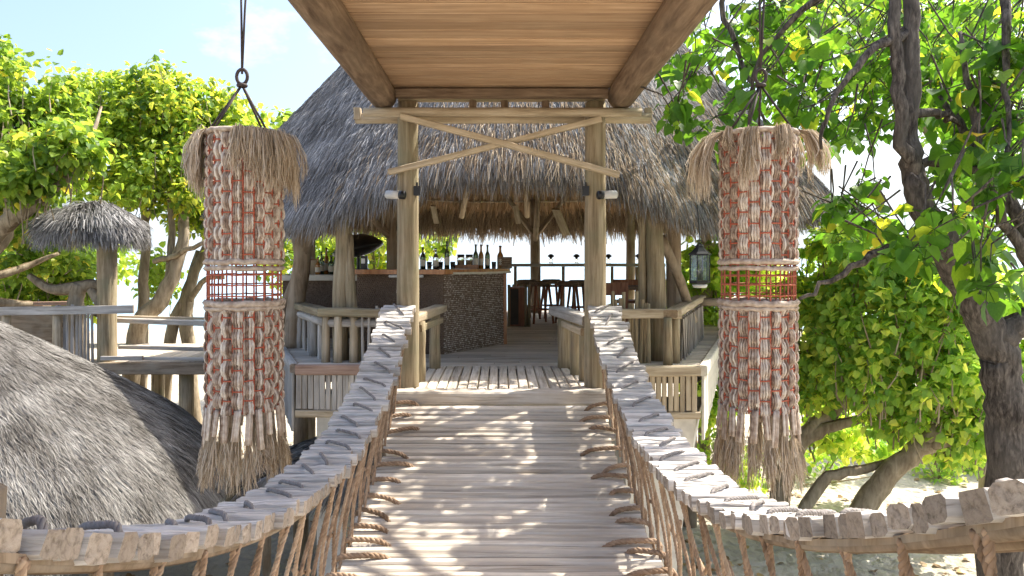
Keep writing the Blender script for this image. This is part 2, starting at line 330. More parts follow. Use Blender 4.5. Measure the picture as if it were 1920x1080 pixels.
# ------------------------------------------------------------------ the setting: sand and sea
def ground():
    xs = np.concatenate([[-6000, -1500, -300, -90], np.linspace(-45, 45, 91), [90, 300, 1500, 6000]])
    ys = np.concatenate([[-300, -60], np.linspace(-10, 60, 71), [80, 200, 1000, 9000]])
    X, Y = np.meshgrid(xs, ys); Z = np.zeros_like(X)
    for i in range(X.shape[0]):
        for j in range(X.shape[1]):
            x, y = X[i, j], Y[i, j]
            near = max(0, 1 - abs(x) / 60) if -20 < y < 50 else 0
            Z[i, j] = near * .16 * mnoise.noise((x * .35, y * .35, 0)) - (min(4, .06 * (y - 44)) if y > 44 else 0)
    nx = len(xs); q = [(i * nx + j, i * nx + j + 1, (i + 1) * nx + j + 1, (i + 1) * nx + j) for i in range(len(ys) - 1) for j in range(nx - 1)]
    b = MB(); b.add(np.stack([X.ravel(), Y.ravel(), Z.ravel()], 1), q)
    tag(ob('ground', b.mesh('ground', M['sand'], True)), 'pale coral sand under the bridge and huts', kind='structure')
    b = MB(); b.add([(-9000, 40, -.3), (9000, 40, -.3), (9000, 15000, -.3), (-9000, 15000, -.3)], [(0, 1, 2, 3)])
    tag(ob('sea', b.mesh('sea', M['sea'])), 'pale blue lagoon beyond the beach', kind='structure')
ground()

# ------------------------------------------------------------------ timber platform under the bar
FL = -1.18                                              # floor level, relative to the camera
POLY = [(-2.27, 8.42), (2.18, 8.32), (3.45, 11.8), (4.6, 14.2), (3.5, 18.0), (-3.2, 18.0), (-4.5, 14.2), (-3.22, 11.0)]
def span(y):
    xs = []
    for (a, b) in zip(POLY, POLY[1:] + POLY[:1]):
        if (a[1] - y) * (b[1] - y) < 0: xs.append(a[0] + (b[0] - a[0]) * (y - a[1]) / (b[1] - a[1]))
    return (min(xs), max(xs)) if len(xs) > 1 else None
def platform():
    root = empty('deck_platform', V(0, 8.4, FL), 'raised timber deck of the bar with slatted edge', kind='structure')
    y = 8.50
    while y < 17.95:
        s = span(y)
        if s:
            x = s[0]; cuts = [s[0]]
            while x + 2.6 < s[1]: x += random.uniform(1.7, 2.7); cuts.append(x)
            cuts = [c for c in cuts if c < s[1] - .5] + [s[1]]
            for a, b in zip(cuts, cuts[1:]):
                beam('plank', V(a + .003, y, FL - .02 + random.uniform(-.002, .002)), V(b - .003, y, FL - .02 + random.uniform(-.002, .002)), .125, .04, M['deck'], root, n=1, jit=.001)
        y += .132
    # slats of the entrance strip
    for i in range(19):
        x = -.86 + i * .0975
        beam('plank', V(x, 6.93, FL - .025 + random.uniform(-.003, .003)), V(x, 8.41, FL - .02), .082, .045, M['deck'], root, n=1, jit=.002)
    beam('step', V(-.97, 6.80, -1.235), V(.95, 6.80, -1.235), .2, .125, M['deck'], root, n=4, jit=.004)
    beam('bearer', V(-.93, 6.96, -1.33), V(.93, 6.96, -1.33), .1, .16, M['grey'], root)
    beam('bearer', V(-1.0, 8.2, -1.33), V(1.0, 8.2, -1.33), .1, .14, M['grey'], root)
    for x in (-.8, 0, .85): beam('joist', V(x, 6.9, -1.27), V(x, 8.4, -1.27), .07, .1, M['grey'], root)
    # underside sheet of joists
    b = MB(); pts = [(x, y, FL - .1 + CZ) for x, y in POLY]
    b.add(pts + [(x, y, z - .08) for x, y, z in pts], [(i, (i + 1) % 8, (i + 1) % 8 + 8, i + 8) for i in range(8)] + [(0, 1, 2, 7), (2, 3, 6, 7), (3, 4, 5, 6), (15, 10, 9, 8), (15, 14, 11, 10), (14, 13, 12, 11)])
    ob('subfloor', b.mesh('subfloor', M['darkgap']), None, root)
    # edge boards and hanging fascia sticks
    L0, L1 = V(-2.30, 8.37, 0), V(-.96, 8.35, 0)
    def edge(a, b, mat, fm, top=-1.155, h=.115, ftop=-1.27, fbot=-1.66, pitch=.066, w=.058, sink=None, bottom=True):
        d = (b - a); L = d.length; u = d / L; nrm = Vector((u.y, -u.x, 0))
        beam('edge_board', a + Vector((0, 0, top - h / 2)) - nrm * .0, b + Vector((0, 0, top - h / 2)), .09, h, mat, root, n=3)
        n = int(L / pitch)
        for i in range(n):
            p = a + u * (pitch * (i + .5)); fb = fbot + random.uniform(-.012, .012) + (sink(i / n) if sink else 0)
            beam('fascia_slat', p + Vector((0, 0, ftop)) + nrm * random.uniform(-.006, .006), p + Vector((0, 0, fb)) + nrm * random.uniform(-.01, .01), w * random.uniform(.85, 1.05), .03, fm, root, up=tuple(nrm), n=1, jit=.002)
        if bottom: beam('edge_board', a + Vector((0, 0, fbot - .045)), b + Vector((0, 0, fbot - .045)), .09, .075, M['pale'], root)
    edge(L0, L1, M['brownedge'], M['grey'])
    edge(V(-3.28, 11.0, 0), V(-2.34, 8.42, 0), M['grey'], M['grey'], h=.1, fbot=-1.95, pitch=.125, w=.118, bottom=False)
    edge(V(-4.55, 14.2, 0), V(-3.28, 11.05, 0), M['grey'], M['grey'], h=.1, pitch=.125, w=.118, bottom=False)
    edge(V(.98, 8.27, 0), V(2.20, 8.27, 0), M['pale'], M['pale'])
    edge(V(2.24, 8.30, 0), V(3.50, 11.8, 0), M['cream'], M['cream'], h=.12, fbot=-1.98, pitch=.15, w=.147, sink=lambda f: .55 * f, bottom=False)
    edge(V(3.50, 11.85, 0), V(4.62, 14.2, 0), M['cream'], M['cream'], pitch=.15, w=.147, bottom=False)
    # tapering rendered foot below the right corner, and log piles
    b = MB(); t0 = FL - .56 + CZ
    b.add([(1.35, 8.36, t0), (2.19, 8.36, t0), (2.6, 9.6, t0), (1.35, 9.6, t0), (1.55, 8.7, -.1), (1.95, 8.7, -.1), (2.05, 9.3, -.1), (1.55, 9.3, -.1)],
          [(0, 1, 5, 4), (1, 2, 6, 5), (2, 3, 7, 6), (3, 0, 4, 7), (0, 3, 2, 1)])
    ob('footing', b.mesh('footing', M['cement']), None, root)
    b = MB(); b.box(V(-2.0, 8.9, -2.9), (.16, .16, 1.35)); ob('footing', b.mesh('footing', M['cement']), None, root)
    for x, y in ((-1.3, 8.8), (-2.9, 10.8), (-1.6, 12), (1.2, 12), (3.0, 11.9), (0, 15), (-3.6, 14), (3.8, 14), (-2.6, 17.4), (2.8, 17.4), (-.8, 7.0), (.85, 7.0)):
        log('pile', Vector((x, y, -.2)), V(x, y, FL - .18 if y > 8.3 else -1.42), .12, .11, M['brownpost'], root, n=3)
platform()

# ------------------------------------------------------------------ thatch
def blades(mb, p, d, n, L, w, lift=.03, droop=0., spread=.25):
    """thatch strands: arrays of roots p, run directions d, normals n"""
    k = len(p); L = L * rng.uniform(.6, 1.25, k); w = w * rng.uniform(.6, 1.4, k)
    s = np.cross(d, n); s /= np.linalg.norm(s, axis=1)[:, None] + 1e-9
    dd = d + s * rng.normal(0, spread, k)[:, None]; dd /= np.linalg.norm(dd, axis=1)[:, None]
    tilt = rng.normal(0, .4, k); sd = s * np.cos(tilt)[:, None] + n * np.sin(tilt)[:, None]
    lf = lift * rng.uniform(.2, 1.6, k)
    a = p + n * (lf * .3)[:, None]
    m_ = p + dd * (L * .55)[:, None] + n * lf[:, None]
    e = p + dd * L[:, None] + n * (lf * .9)[:, None]; e[:, 2] -= droop * L
    e += s * (rng.normal(0, .06, k) * L)[:, None]
    h = sd * (w / 2)[:, None]
    v = np.stack([a - h, a + h, m_ - h, m_ + h, e - h * .35, e + h * .35], 1).reshape(-1, 3)
    base = np.arange(k)[:, None] * 6
    q = np.concatenate([base + np.array([[0, 1, 3, 2]]), base + np.array([[2, 3, 5, 4]])])
    mb.add(v, q, rnd=np.repeat(rng.beta(2, 2, k), 6))

# ------------------------------------------------------------------ thatched bar pavilion
RC = (0.33, 13.25); RE = 4.95
def roof_R(th):
    seg = math.pi / 4; t = np.mod(th + math.pi / 8 + .1, seg) - seg / 2
    return .45 + .55 * (math.cos(math.pi / 8) / np.cos(t)) * 1.03
def eave_dz(th):                                        # the eave lifts a little over the entrance
    a = np.abs(np.angle(np.exp(1j * (th + math.pi / 2 + .06))))
    return .23 * np.exp(-(a / .26) ** 4) - .26 * np.exp(-((a - .60) / .26) ** 4)
def roof_pt(th, t, off=0.):
    """t = 0 apex, 1 eave; returns point and downslope direction"""
    def pos(t):
        r = (.12 + (RE - .12) * t) * (1 + (roof_R(th) - 1) * t)
        z = 6.37 - 5.35 * t ** 1.04 - .35 * np.clip(t - .8, 0, 1) ** 2 * 5 + eave_dz(th) * np.clip((t - .5) * 2, 0, 1) ** 2
        return np.stack([RC[0] + r * np.cos(th), RC[1] + r * np.sin(th), z + CZ], -1)
    p = pos(t); d = unit(pos(t + .01) - pos(t - .01)); rad = np.stack([np.cos(th), np.sin(th), np.zeros_like(th)], -1)
    s = np.stack([-np.sin(th), np.cos(th), np.zeros_like(th)], -1); n = unit(np.cross(s, d)); n = np.where((n[:, 2] < 0)[:, None], -n, n)
    return p + n * off, d, n
def pavilion():
    root = empty('bar_pavilion', V(RC[0], RC[1], FL), 'large round thatched bar pavilion on log posts at the bridge end', 'pavilion')
    # thatch body: outer and inner skin
    def skin(off, name, mat, parent, nt=64, nr=14, t1=1.0):
        th = np.linspace(0, 2 * math.pi, nt, endpoint=False); b = MB(); rows = []
        for i in range(nr + 1):
            t = np.full(nt, .03 + (t1 - .03) * i / nr); p, d, n = roof_pt(th, t, off); rows.append(p + rng.normal(0, .012, p.shape))
        q = [(i * nt + j, i * nt + (j + 1) % nt, (i + 1) * nt + (j + 1) % nt, (i + 1) * nt + j) for i in range(nr) for j in range(nt)]
        b.add(np.concatenate(rows), q); return ob(name, b.mesh(name, mat, True), None, parent)
    roof = skin(0, 'thatch_roof', M['thatch_base'], root)
    skin(-.22, 'thatch_lining', M['thatch_in'], root)
    b = MB()
    def scatter(N, th0, th1, t0, t1, L, w, lift):
        th = rng.uniform(th0, th1, N); t = np.sqrt(rng.uniform(t0 * t0, t1 * t1, N))
        row = np.round(t * 22) / 22; t = np.where(rng.random(N) < .7, row + rng.normal(0, .007, N), t)
        t = np.clip(t, .02, .995); p, d, n = roof_pt(th, t); blades(b, p, d, n, L, w, lift, .06, .12)
    scatter(175000, math.pi * .98, math.pi * 2.02, .30, 1, .36, .0066, .045)
    scatter(5000, math.pi * .98, math.pi * 2.02, .03, .32, .45, .03, .05)
    scatter(9000, 0, math.pi, .1, 1, .6, .045, .05)
    bb_ = MB(); N = 9000; th = np.concatenate([rng.normal(-math.pi / 2 + .02, .20, N // 2), rng.normal(-math.pi / 2 + .62, .28, N - N // 2)]); t = 1 - np.abs(rng.normal(0, .13, N)); t = np.clip(t, .5, .995)
    p, d, n = roof_pt(th, t); blades(bb_, p, d, n, .42, .0095, .055, .06, .14); tag(ob('brown_thatch_strands', bb_.mesh('brown_thatch_strands', M['thatch_fr']), None, roof), kind='stuff')
    # roof edge: long overhanging strands
    N = 22000; th = np.concatenate([rng.uniform(math.pi * .95, math.pi * 2.05, 18500), rng.uniform(0, math.pi, N - 18500)])
    t = rng.uniform(.955, 1.0, N); p, d, n = roof_pt(th, t, -.02)
    dd = unit(d + np.array((0, 0, -.55)) * rng.uniform(.2, 1.6, N)[:, None]); blades(b, p, dd, n, .42, .008, .03, .12, .12)
    tag(ob('thatch_strands', b.mesh('thatch_strands', M['thatch']), None, roof), kind='stuff')
    b = MB(); N = 24000; th = rng.uniform(0, math.pi * 2, N); t = rng.uniform(.93, .995, N); p, d, n = roof_pt(th, t, -.16)
    p -= n * rng.uniform(0, .12, N)[:, None]
    dd = unit(d * rng.uniform(.25, 1, N)[:, None] + np.array((0, 0, -.8)) * rng.uniform(.3, 1.6, N)[:, None]); blades(b, p, dd, n, .37, .0095, .02, .1, .16)
    tag(ob('eave_fringe', b.mesh('eave_fringe', M['thatch_fr']), None, roof), kind='stuff')
    # inner lining strands that show under the far eave
    b = MB(); N = 9000; th = rng.uniform(0, math.pi, N); t = rng.uniform(.35, .98, N); p, d, n = roof_pt(th, t, -.23)
    blades(b, p, d, -n, .5, .03, .03, .05, .15); tag(ob('lining_strands', b.mesh('lining_strands', M['thatch_in']), None, roof), kind='stuff')
    # rafters and purlins
    for i in range(18):
        th = np.array([i * 2 * math.pi / 18 + .11]); a, _, _ = roof_pt(th, np.array([.12]), -.34); c, _, _ = roof_pt(th, np.array([.95]), -.34)
        log('rafter', Vector(a[0]), Vector(c[0]), .06, .065, M['pale'], root, sides=8, n=4)
    for t in (.5, .64, .78, .9):
        th = np.linspace(0, math.pi * 2, 41); p, _, _ = roof_pt(th, np.full(41, t), -.27); rope('purlin', [Vector(x) for x in p], .028, M['pale'], root)
    # posts of crooked logs
    def post(pts, mat, r=None):
        s = smooth_path(pts, 5); p0 = Vector(s[0][:3]); b = MB(); b.tube([Vector(x[:3]) - p0 for x in s], s[:, 3], 12, True, .5, .08)
        return ob('post', b.mesh('post', mat, True), Matrix.Translation(p0), root)
    def pp(px, py, Y, r): return (*P(px, py, Y), r)
    fl = FL + CZ
    post([(-1.92, 8.95, fl, .10), (-1.93, 8.95, fl + .8, .095), (-1.90, 8.97, fl + 1.4, .09), (-1.92, 9.0, fl + 1.92, .105)], M['post'])
    post([(-1.72, 8.9, fl, .06), (-1.80, 8.92, fl + .8, .065), (-1.84, 8.98, fl + 1.5, .06)], M['post'])
    post([(-2.86, 10.2, fl, .13), (-2.82, 10.2, fl + .5, .12), (-2.72, 10.2, fl + 1.2, .12), (-2.76, 10.2, fl + 1.6, .11), (-2.8, 10.2, fl + 2.1, .09)], M['brownpost'])
    post([(-2.74, 10.2, fl + 1.15, .09), (-2.6, 10.15, fl + 1.5, .08), (-2.3, 10.1, fl + 1.75, .06), (-2.1, 10.1, fl + 2.3, .05)], M['brownpost'])
    post([(-3.2, 10.4, fl, .08), (-3.0, 10.3, fl + .5, .08), (-2.8, 10.2, fl + .95, .07)], M['brownpost'])
    post([(1.86, 8.9, fl, .115), (1.85, 8.9, fl + .9, .11), (1.83, 8.9, fl + 1.4, .105), (1.84, 8.95, fl + 1.95, .11)], M['post'])
    post([(1.70, 8.98, fl, .05), (1.70, 8.98, fl + 1.0, .055), (1.70, 8.98, fl + 1.75, .05)], M['post'])
    post([(2.42, 10.4, fl, .11), (2.40, 10.4, fl + 1.2, .105), (2.40, 10.4, fl + 2.7, .1)], M['brownpost'])
    post([(2.62, 10.2, fl + .35, .06), (2.40, 10.0, fl + .9, .065), (2.1, 9.8, fl + 1.5, .06)], M['brownpost'])
    post([(.79, 17.2, fl, .12), (.78, 17.2, fl + 1.2, .115), (.77, 17.2, fl + 2.6, .11)], M['brownpost'])
    for a, c in (((.78, 17.2, fl + 1.75), (.1, 16.6, fl + 2.65)), ((.78, 17.2, fl + 1.75), (1.5, 16.7, fl + 2.7)), ((.78, 17.2, fl + 1.6), (.8, 16.2, fl + 2.7))):
        log('brace', Vector(a), Vector(c), .06, .055, M['brownpost'], root, 8, 3)
    post([(-1.82, 12.4, fl, .11), (-1.80, 12.4, fl + 1.3, .105), (-1.78, 12.4, fl + 2.7, .1)], M['brownpost'])
    log('brace', V(-1.8, 12.4, .35), V(-2.5, 12.0, 1.15), .055, .05, M['brownpost'], root, 8, 3)
    log('brace', V(-1.8, 12.4, .35), V(-1.2, 12.1, 1.1), .055, .05, M['brownpost'], root, 8, 3)
    for x, y in ((-3.7, 14.3), (3.9, 14.3), (2.9, 16.9), (-2.4, 17.2)):
        post([(x, y, fl, .11), (x + .03, y, fl + 1.3, .105), (x, y, fl + 2.6, .1)], M['brownpost'])
    # boards hanging on the inside of the far eave
    beam('hanging_board', P(1042, 392, 15.6), P(1062, 440, 16.6), .17, .04, M['pale'], root)
    beam('hanging_board', P(812, 385, 15.6), P(818, 418, 16.2), .11, .04, M['pale'], root)
    beam('hanging_board', P(966, 385, 15.6), P(972, 418, 16.2), .11, .04, M['pale'], root)
pavilion()

# ------------------------------------------------------------------ roofed gateway over the bridge
def canopy():
    root = empty('bridge_canopy', V(0, 7.07, -1.3), 'plank-ceilinged roof on logs over the bridge end with crossed braces', 'canopy')
    for x in (-.884, .889):
        log('post', V(x, 7.07, -1.42), V(x, 7.07, 1.5), .108, .098, M['post'], root, 14, 10, .03)
    for x in (-1.13, 1.14):
        log('post', Vector((x * 1.06, -.85, -.1)), V(x * 1.06, -.85, 1.46), .11, .1, M['post'], root, 12, 6, .03)
    for x in (-1.11, 1.125):
        log('side_beam', V(x, -1.05, 1.57), V(x, 7.03, 1.555), .142, .128, M['beam'], root, 16, 14, .03)
    y = -.95
    k = 0
    while y < 6.95:
        w = random.choice((.15, .17, .19, .2)); dz = random.uniform(-.004, .004)
        beam('ceiling_board', V(-1.13, y + w / 2, 1.64 + dz), V(1.13, y + w / 2, 1.64 + random.uniform(-.004, .004)), w - .018, .03, M['ceil'], root, n=1, jit=.0015)
        y += w
    b = MB(); b.box(V(0, 3.0, 1.70), (1.32, 4.08, .03)); ob('roof_sheet', b.mesh('roof_sheet', M['grey']), None, root)
    beam('end_beam', V(-1.0, 7.0, 1.575), V(1.0, 7.0, 1.575), .1, .085, M['beam'], root)
    beam('end_beam', V(-.98, 7.10, 1.545), V(.98, 7.10, 1.545), .07, .05, M['post'], root)
    log('cross_pole', V(-1.40, 7.19, 1.375), V(1.43, 7.17, 1.375), .052, .052, M['pale'], root, 10, 6)
    log('cross_pole', V(-1.28, 6.94, 1.385), V(1.30, 6.94, 1.385), .045, .045, M['pale'], root, 10, 6)
    for x in (-1.38, 1.41): beam('peg', V(x, 7.17, 1.36), V(x, 7.17, 1.47), .07, .07, M['pale'], root)
    for x in (-.27, .03, .42): beam('spacer', V(x, 7.10, 1.42), V(x, 7.10, 1.53), .07, .07, M['beam'], root)
    beam('brace', V(-.93, 6.91, 1.34), V(1.09, 6.91, .80), .055, .085, M['pale'], root, up=(0, 1, 0))
    beam('brace', V(-1.05, 6.96, .83), V(.93, 6.96, 1.325), .055, .08, M['pale'], root, up=(0, 1, 0))
    # pole across the roof that the woven lanterns hang from
    log('outrigger_pole', V(-2.25, 5.5, 2.28), V(2.25, 5.5, 2.28), .06, .055, M['post'], root, 10, 6)
    for x in (-1.0, 1.0): log('strut', V(x, 5.5, 1.72), V(x, 5.5, 2.24), .05, .05, M['post'], root, 8, 2)
canopy()

# ------------------------------------------------------------------ rope bridge
def dz_(y): return -1.79 + .081 * (y - 4.2) ** 2
NK = [.0745]
def rz_(y): return -1.09 + (.086 if y > 4.2 else NK[0]) * (y - 4.2) ** 2
def bridge():
    root = empty('rope_bridge', V(0, 6.7, -1.3), 'sagging rope footbridge of grey wooden slats with slatted handrails', 'bridge')
    var = []
    for i in range(6):                                  # deck poles, flattened on top, along local Z
        var.append(unit_beam('deck_pole', .082, .05, 1.0, M['deck'], .36, 6, .003))
    y = 1.05
    while y < 6.66:
        s = math.hypot(1, .162 * (y - 4.2)); z = dz_(y); tilt = math.atan(.162 * (y - 4.2))
        w = random.uniform(.88, 1.06); x0 = -.945 + random.uniform(-.03, .03); x1 = .93 + random.uniform(-.03, .03)
        Mx = frame(V(x0, y, z + random.uniform(-.004, .004)), V(x1, y + random.uniform(-.004, .004), z + random.uniform(-.004, .004)), (0, -math.sin(tilt), math.cos(tilt)))
        ob('deck_pole', random.choice(var), Mx @ Matrix.Diagonal((w, 1, x1 - x0, 1)), root)
        y += (.082 * w + random.uniform(.006, .015)) / s
    ys = np.linspace(.9, 6.75, 24)
    for x in (-.82, 0, .82): rope('cable', [V(x, q, dz_(q) - .05) for q in ys], .022, M['net'], root)
    for xa, xb in ((-.88, -.31), (-.29, .29), (.31, .88)):   # added boards under the poles that make the gaps read as dark shade
        b = MB(); yy = np.linspace(1.0, 6.66, 24); v = []
        for q in yy:
            for x, dz in ((xa, -.028), (xb, -.028), (xb, -.05), (xa, -.05)): v.append((x, q, dz_(q) + dz + CZ))
        b.add(v, [(i * 4 + j, i * 4 + (j + 1) % 4, i * 4 + 4 + (j + 1) % 4, i * 4 + 4 + j) for i in range(23) for j in range(4)]); ob('gap_shade_board', b.mesh('gap_shade_board', M['brownpost']), None, root)
    # block variants for the handrails
    blk = []
    for i in range(7):
        m = unit_beam('slat', .074, .056, .30, M['rail'], random.uniform(.08, .22), 5, .0035); blk.append(m)
    for sgn in (-1, 1):
        cx = sgn * .965; NK[0] = .0745 if sgn < 0 else .081
        b = MB(); yy = np.linspace(1.2, 7.02, 30)
        p0 = V(cx, 4.2, -1.1)
        for off, r_ in ((-.10, .02), (.105, .019)):
            b.tube([V(cx - sgn * off, q, rz_(q) - .062) - p0 for q in yy], r_, 8, True, .5, .12)
        rail = ob('handrail', b.mesh('handrail', M['brownpost'], True), Matrix.Translation(p0), root)
        b = MB(); v = []
        for q in yy:
            for x, dz in ((cx - .125, -.046), (cx + .125, -.046), (cx + .125, -.064), (cx - .125, -.064)): v.append((x - p0.x, q - p0.y, rz_(q) + dz + CZ - p0.z))
        b.add(v, [(i * 4 + j, i * 4 + (j + 1) % 4, i * 4 + 4 + (j + 1) % 4, i * 4 + 4 + j) for i in range(29) for j in range(4)]); ob('gap_shade_strip', b.mesh('gap_shade_strip', M['brownpost']), Matrix.Translation(p0), rail)  # strip added below the slats to darken the gaps between them
        y = 1.28 if sgn < 0 else 1.2; lasht = .1; i = 0
        while y < 7.0:
            sl = (.172 if y > 4.2 else .149) * (y - 4.2); st = math.hypot(1, sl); tl = math.atan(sl)
            near = 0; w = random.uniform(.62, .88) + max(0, min(1, (2.9 - y) / .9)) * random.uniform(.15, .5); h = random.uniform(.88, 1.08)
            x0 = cx - .15 + random.uniform(-.016, .016); yaw = random.uniform(-.05, .05)
            roll = tl + random.uniform(-.05, .05)
            up = (0, -math.sin(roll), math.cos(roll)); dzj = random.uniform(-.008, .008) - .02 + .0375 * (1 - h) * .6
            pa = V(x0, y - yaw * .17, rz_(y) + dzj); pb = V(x0 + .30, y + yaw * .17, rz_(y) + dzj + random.uniform(-.006, .006))
            ob('slat', random.choice(blk), frame(pa, pb, up) @ Matrix.Diagonal((w, h, random.uniform(.93, 1.06), 1)), rail)
            step = (.074 * w + random.uniform(.006, .014)) / st; y += step; lasht -= step * st; i += 1
            if lasht < 0:
                lasht = random.uniform(.2, .3); q = y
                xa = cx + sgn * (.07 + random.uniform(-.03, .03)); xb = cx - sgn * (.06 + random.uniform(-.03, .05)); dy = random.uniform(.13, .24)
                up_ = .019
                pts = [V(xa, q + dy, rz_(q + dy) - .02), V(xa - sgn * .01, q + dy * .9, rz_(q + dy * .9) + up_), V((xa + xb) / 2, q + dy * .45, rz_(q + dy * .45) + up_ + .006),
                       V(xb + sgn * .01, q + .015, rz_(q + .01) + up_), V(xb, q, rz_(q) - .03)]
                twisted('lashing', pts, .010, M['lash'], rail, .5, 3, 5, 3)
        # net ropes between handrail and deck edge
        k = 0; y = 1.3
        while y < 6.75:
            xi = cx - sgn * .12; xo = sgn * .945
            def hang(ya, yb, ra, r0=0.0):
                a = V(xi + sgn * random.uniform(-.01, .01), ya, rz_(ya) - .055); c = V(xo, yb, dz_(yb) - .01); m_ = (a + c) / 2 + Vector((sgn * .02, random.uniform(-.02, .02), random.uniform(-.03, 0)))
                twisted('net_rope', [a, m_, c], ra, M['net'], root, random.uniform(.2, .8))
            st = .27
            hang(y, y + .19 + random.uniform(-.05, .05), .0105); hang(y + .03, y - .17 + random.uniform(-.05, .05), .0105)
            if k % 2 == 0:                               # knotted cross tie at mid height
                zz = (rz_(y) + dz_(y)) / 2
                rope('net_rope', [V(xo - sgn * .02, y - .14, zz + random.uniform(-.1, .1)), V(xo + sgn * .0, y, zz - .05), V(xo - sgn * .02, y + .14, zz + random.uniform(-.1, .1))], .011, M['net'], root)
            y += st; k += 1
        # rope loops over the deck edge
        y = 1.2
        while y < 6.7:
            d_ = random.uniform(.2, .36); yo = random.uniform(-.10, .14)
            xe = sgn * .975
            pts = [V(xe, y, dz_(y) - .06), V(xe - sgn * .005, y + yo * .1, dz_(y) + .045), V(xe - sgn * d_ * .4, y + yo * .4, dz_(y + yo * .4) + .055), V(xe - sgn * d_ * .8, y + yo * .8, dz_(y + yo * .8) + .042), V(xe - sgn * d_, y + yo, dz_(y + yo) + .0)]
            twisted('edge_rope', pts, .0185, M['net'], root, random.uniform(.2, .6), 3, 5, 3)
            y += random.uniform(.19, .25)
    log('end_post', V(-1.05, 1.42, -2.0), V(-1.04, 1.42, -.44), .085, .08, M['brownpost'], root, 12, 6, .08)
    log('end_post', V(1.05, 1.12, -2.0), V(1.04, 1.12, -.40), .085, .08, M['brownpost'], root, 12, 6, .08)
    for x in (-1.05, 1.05):                             # piles that carry the near landing
        log('pile', Vector((x, .95, -.2)), V(x, .95, -1.0), .1, .1, M['brownpost'], root, 10, 3)
bridge()

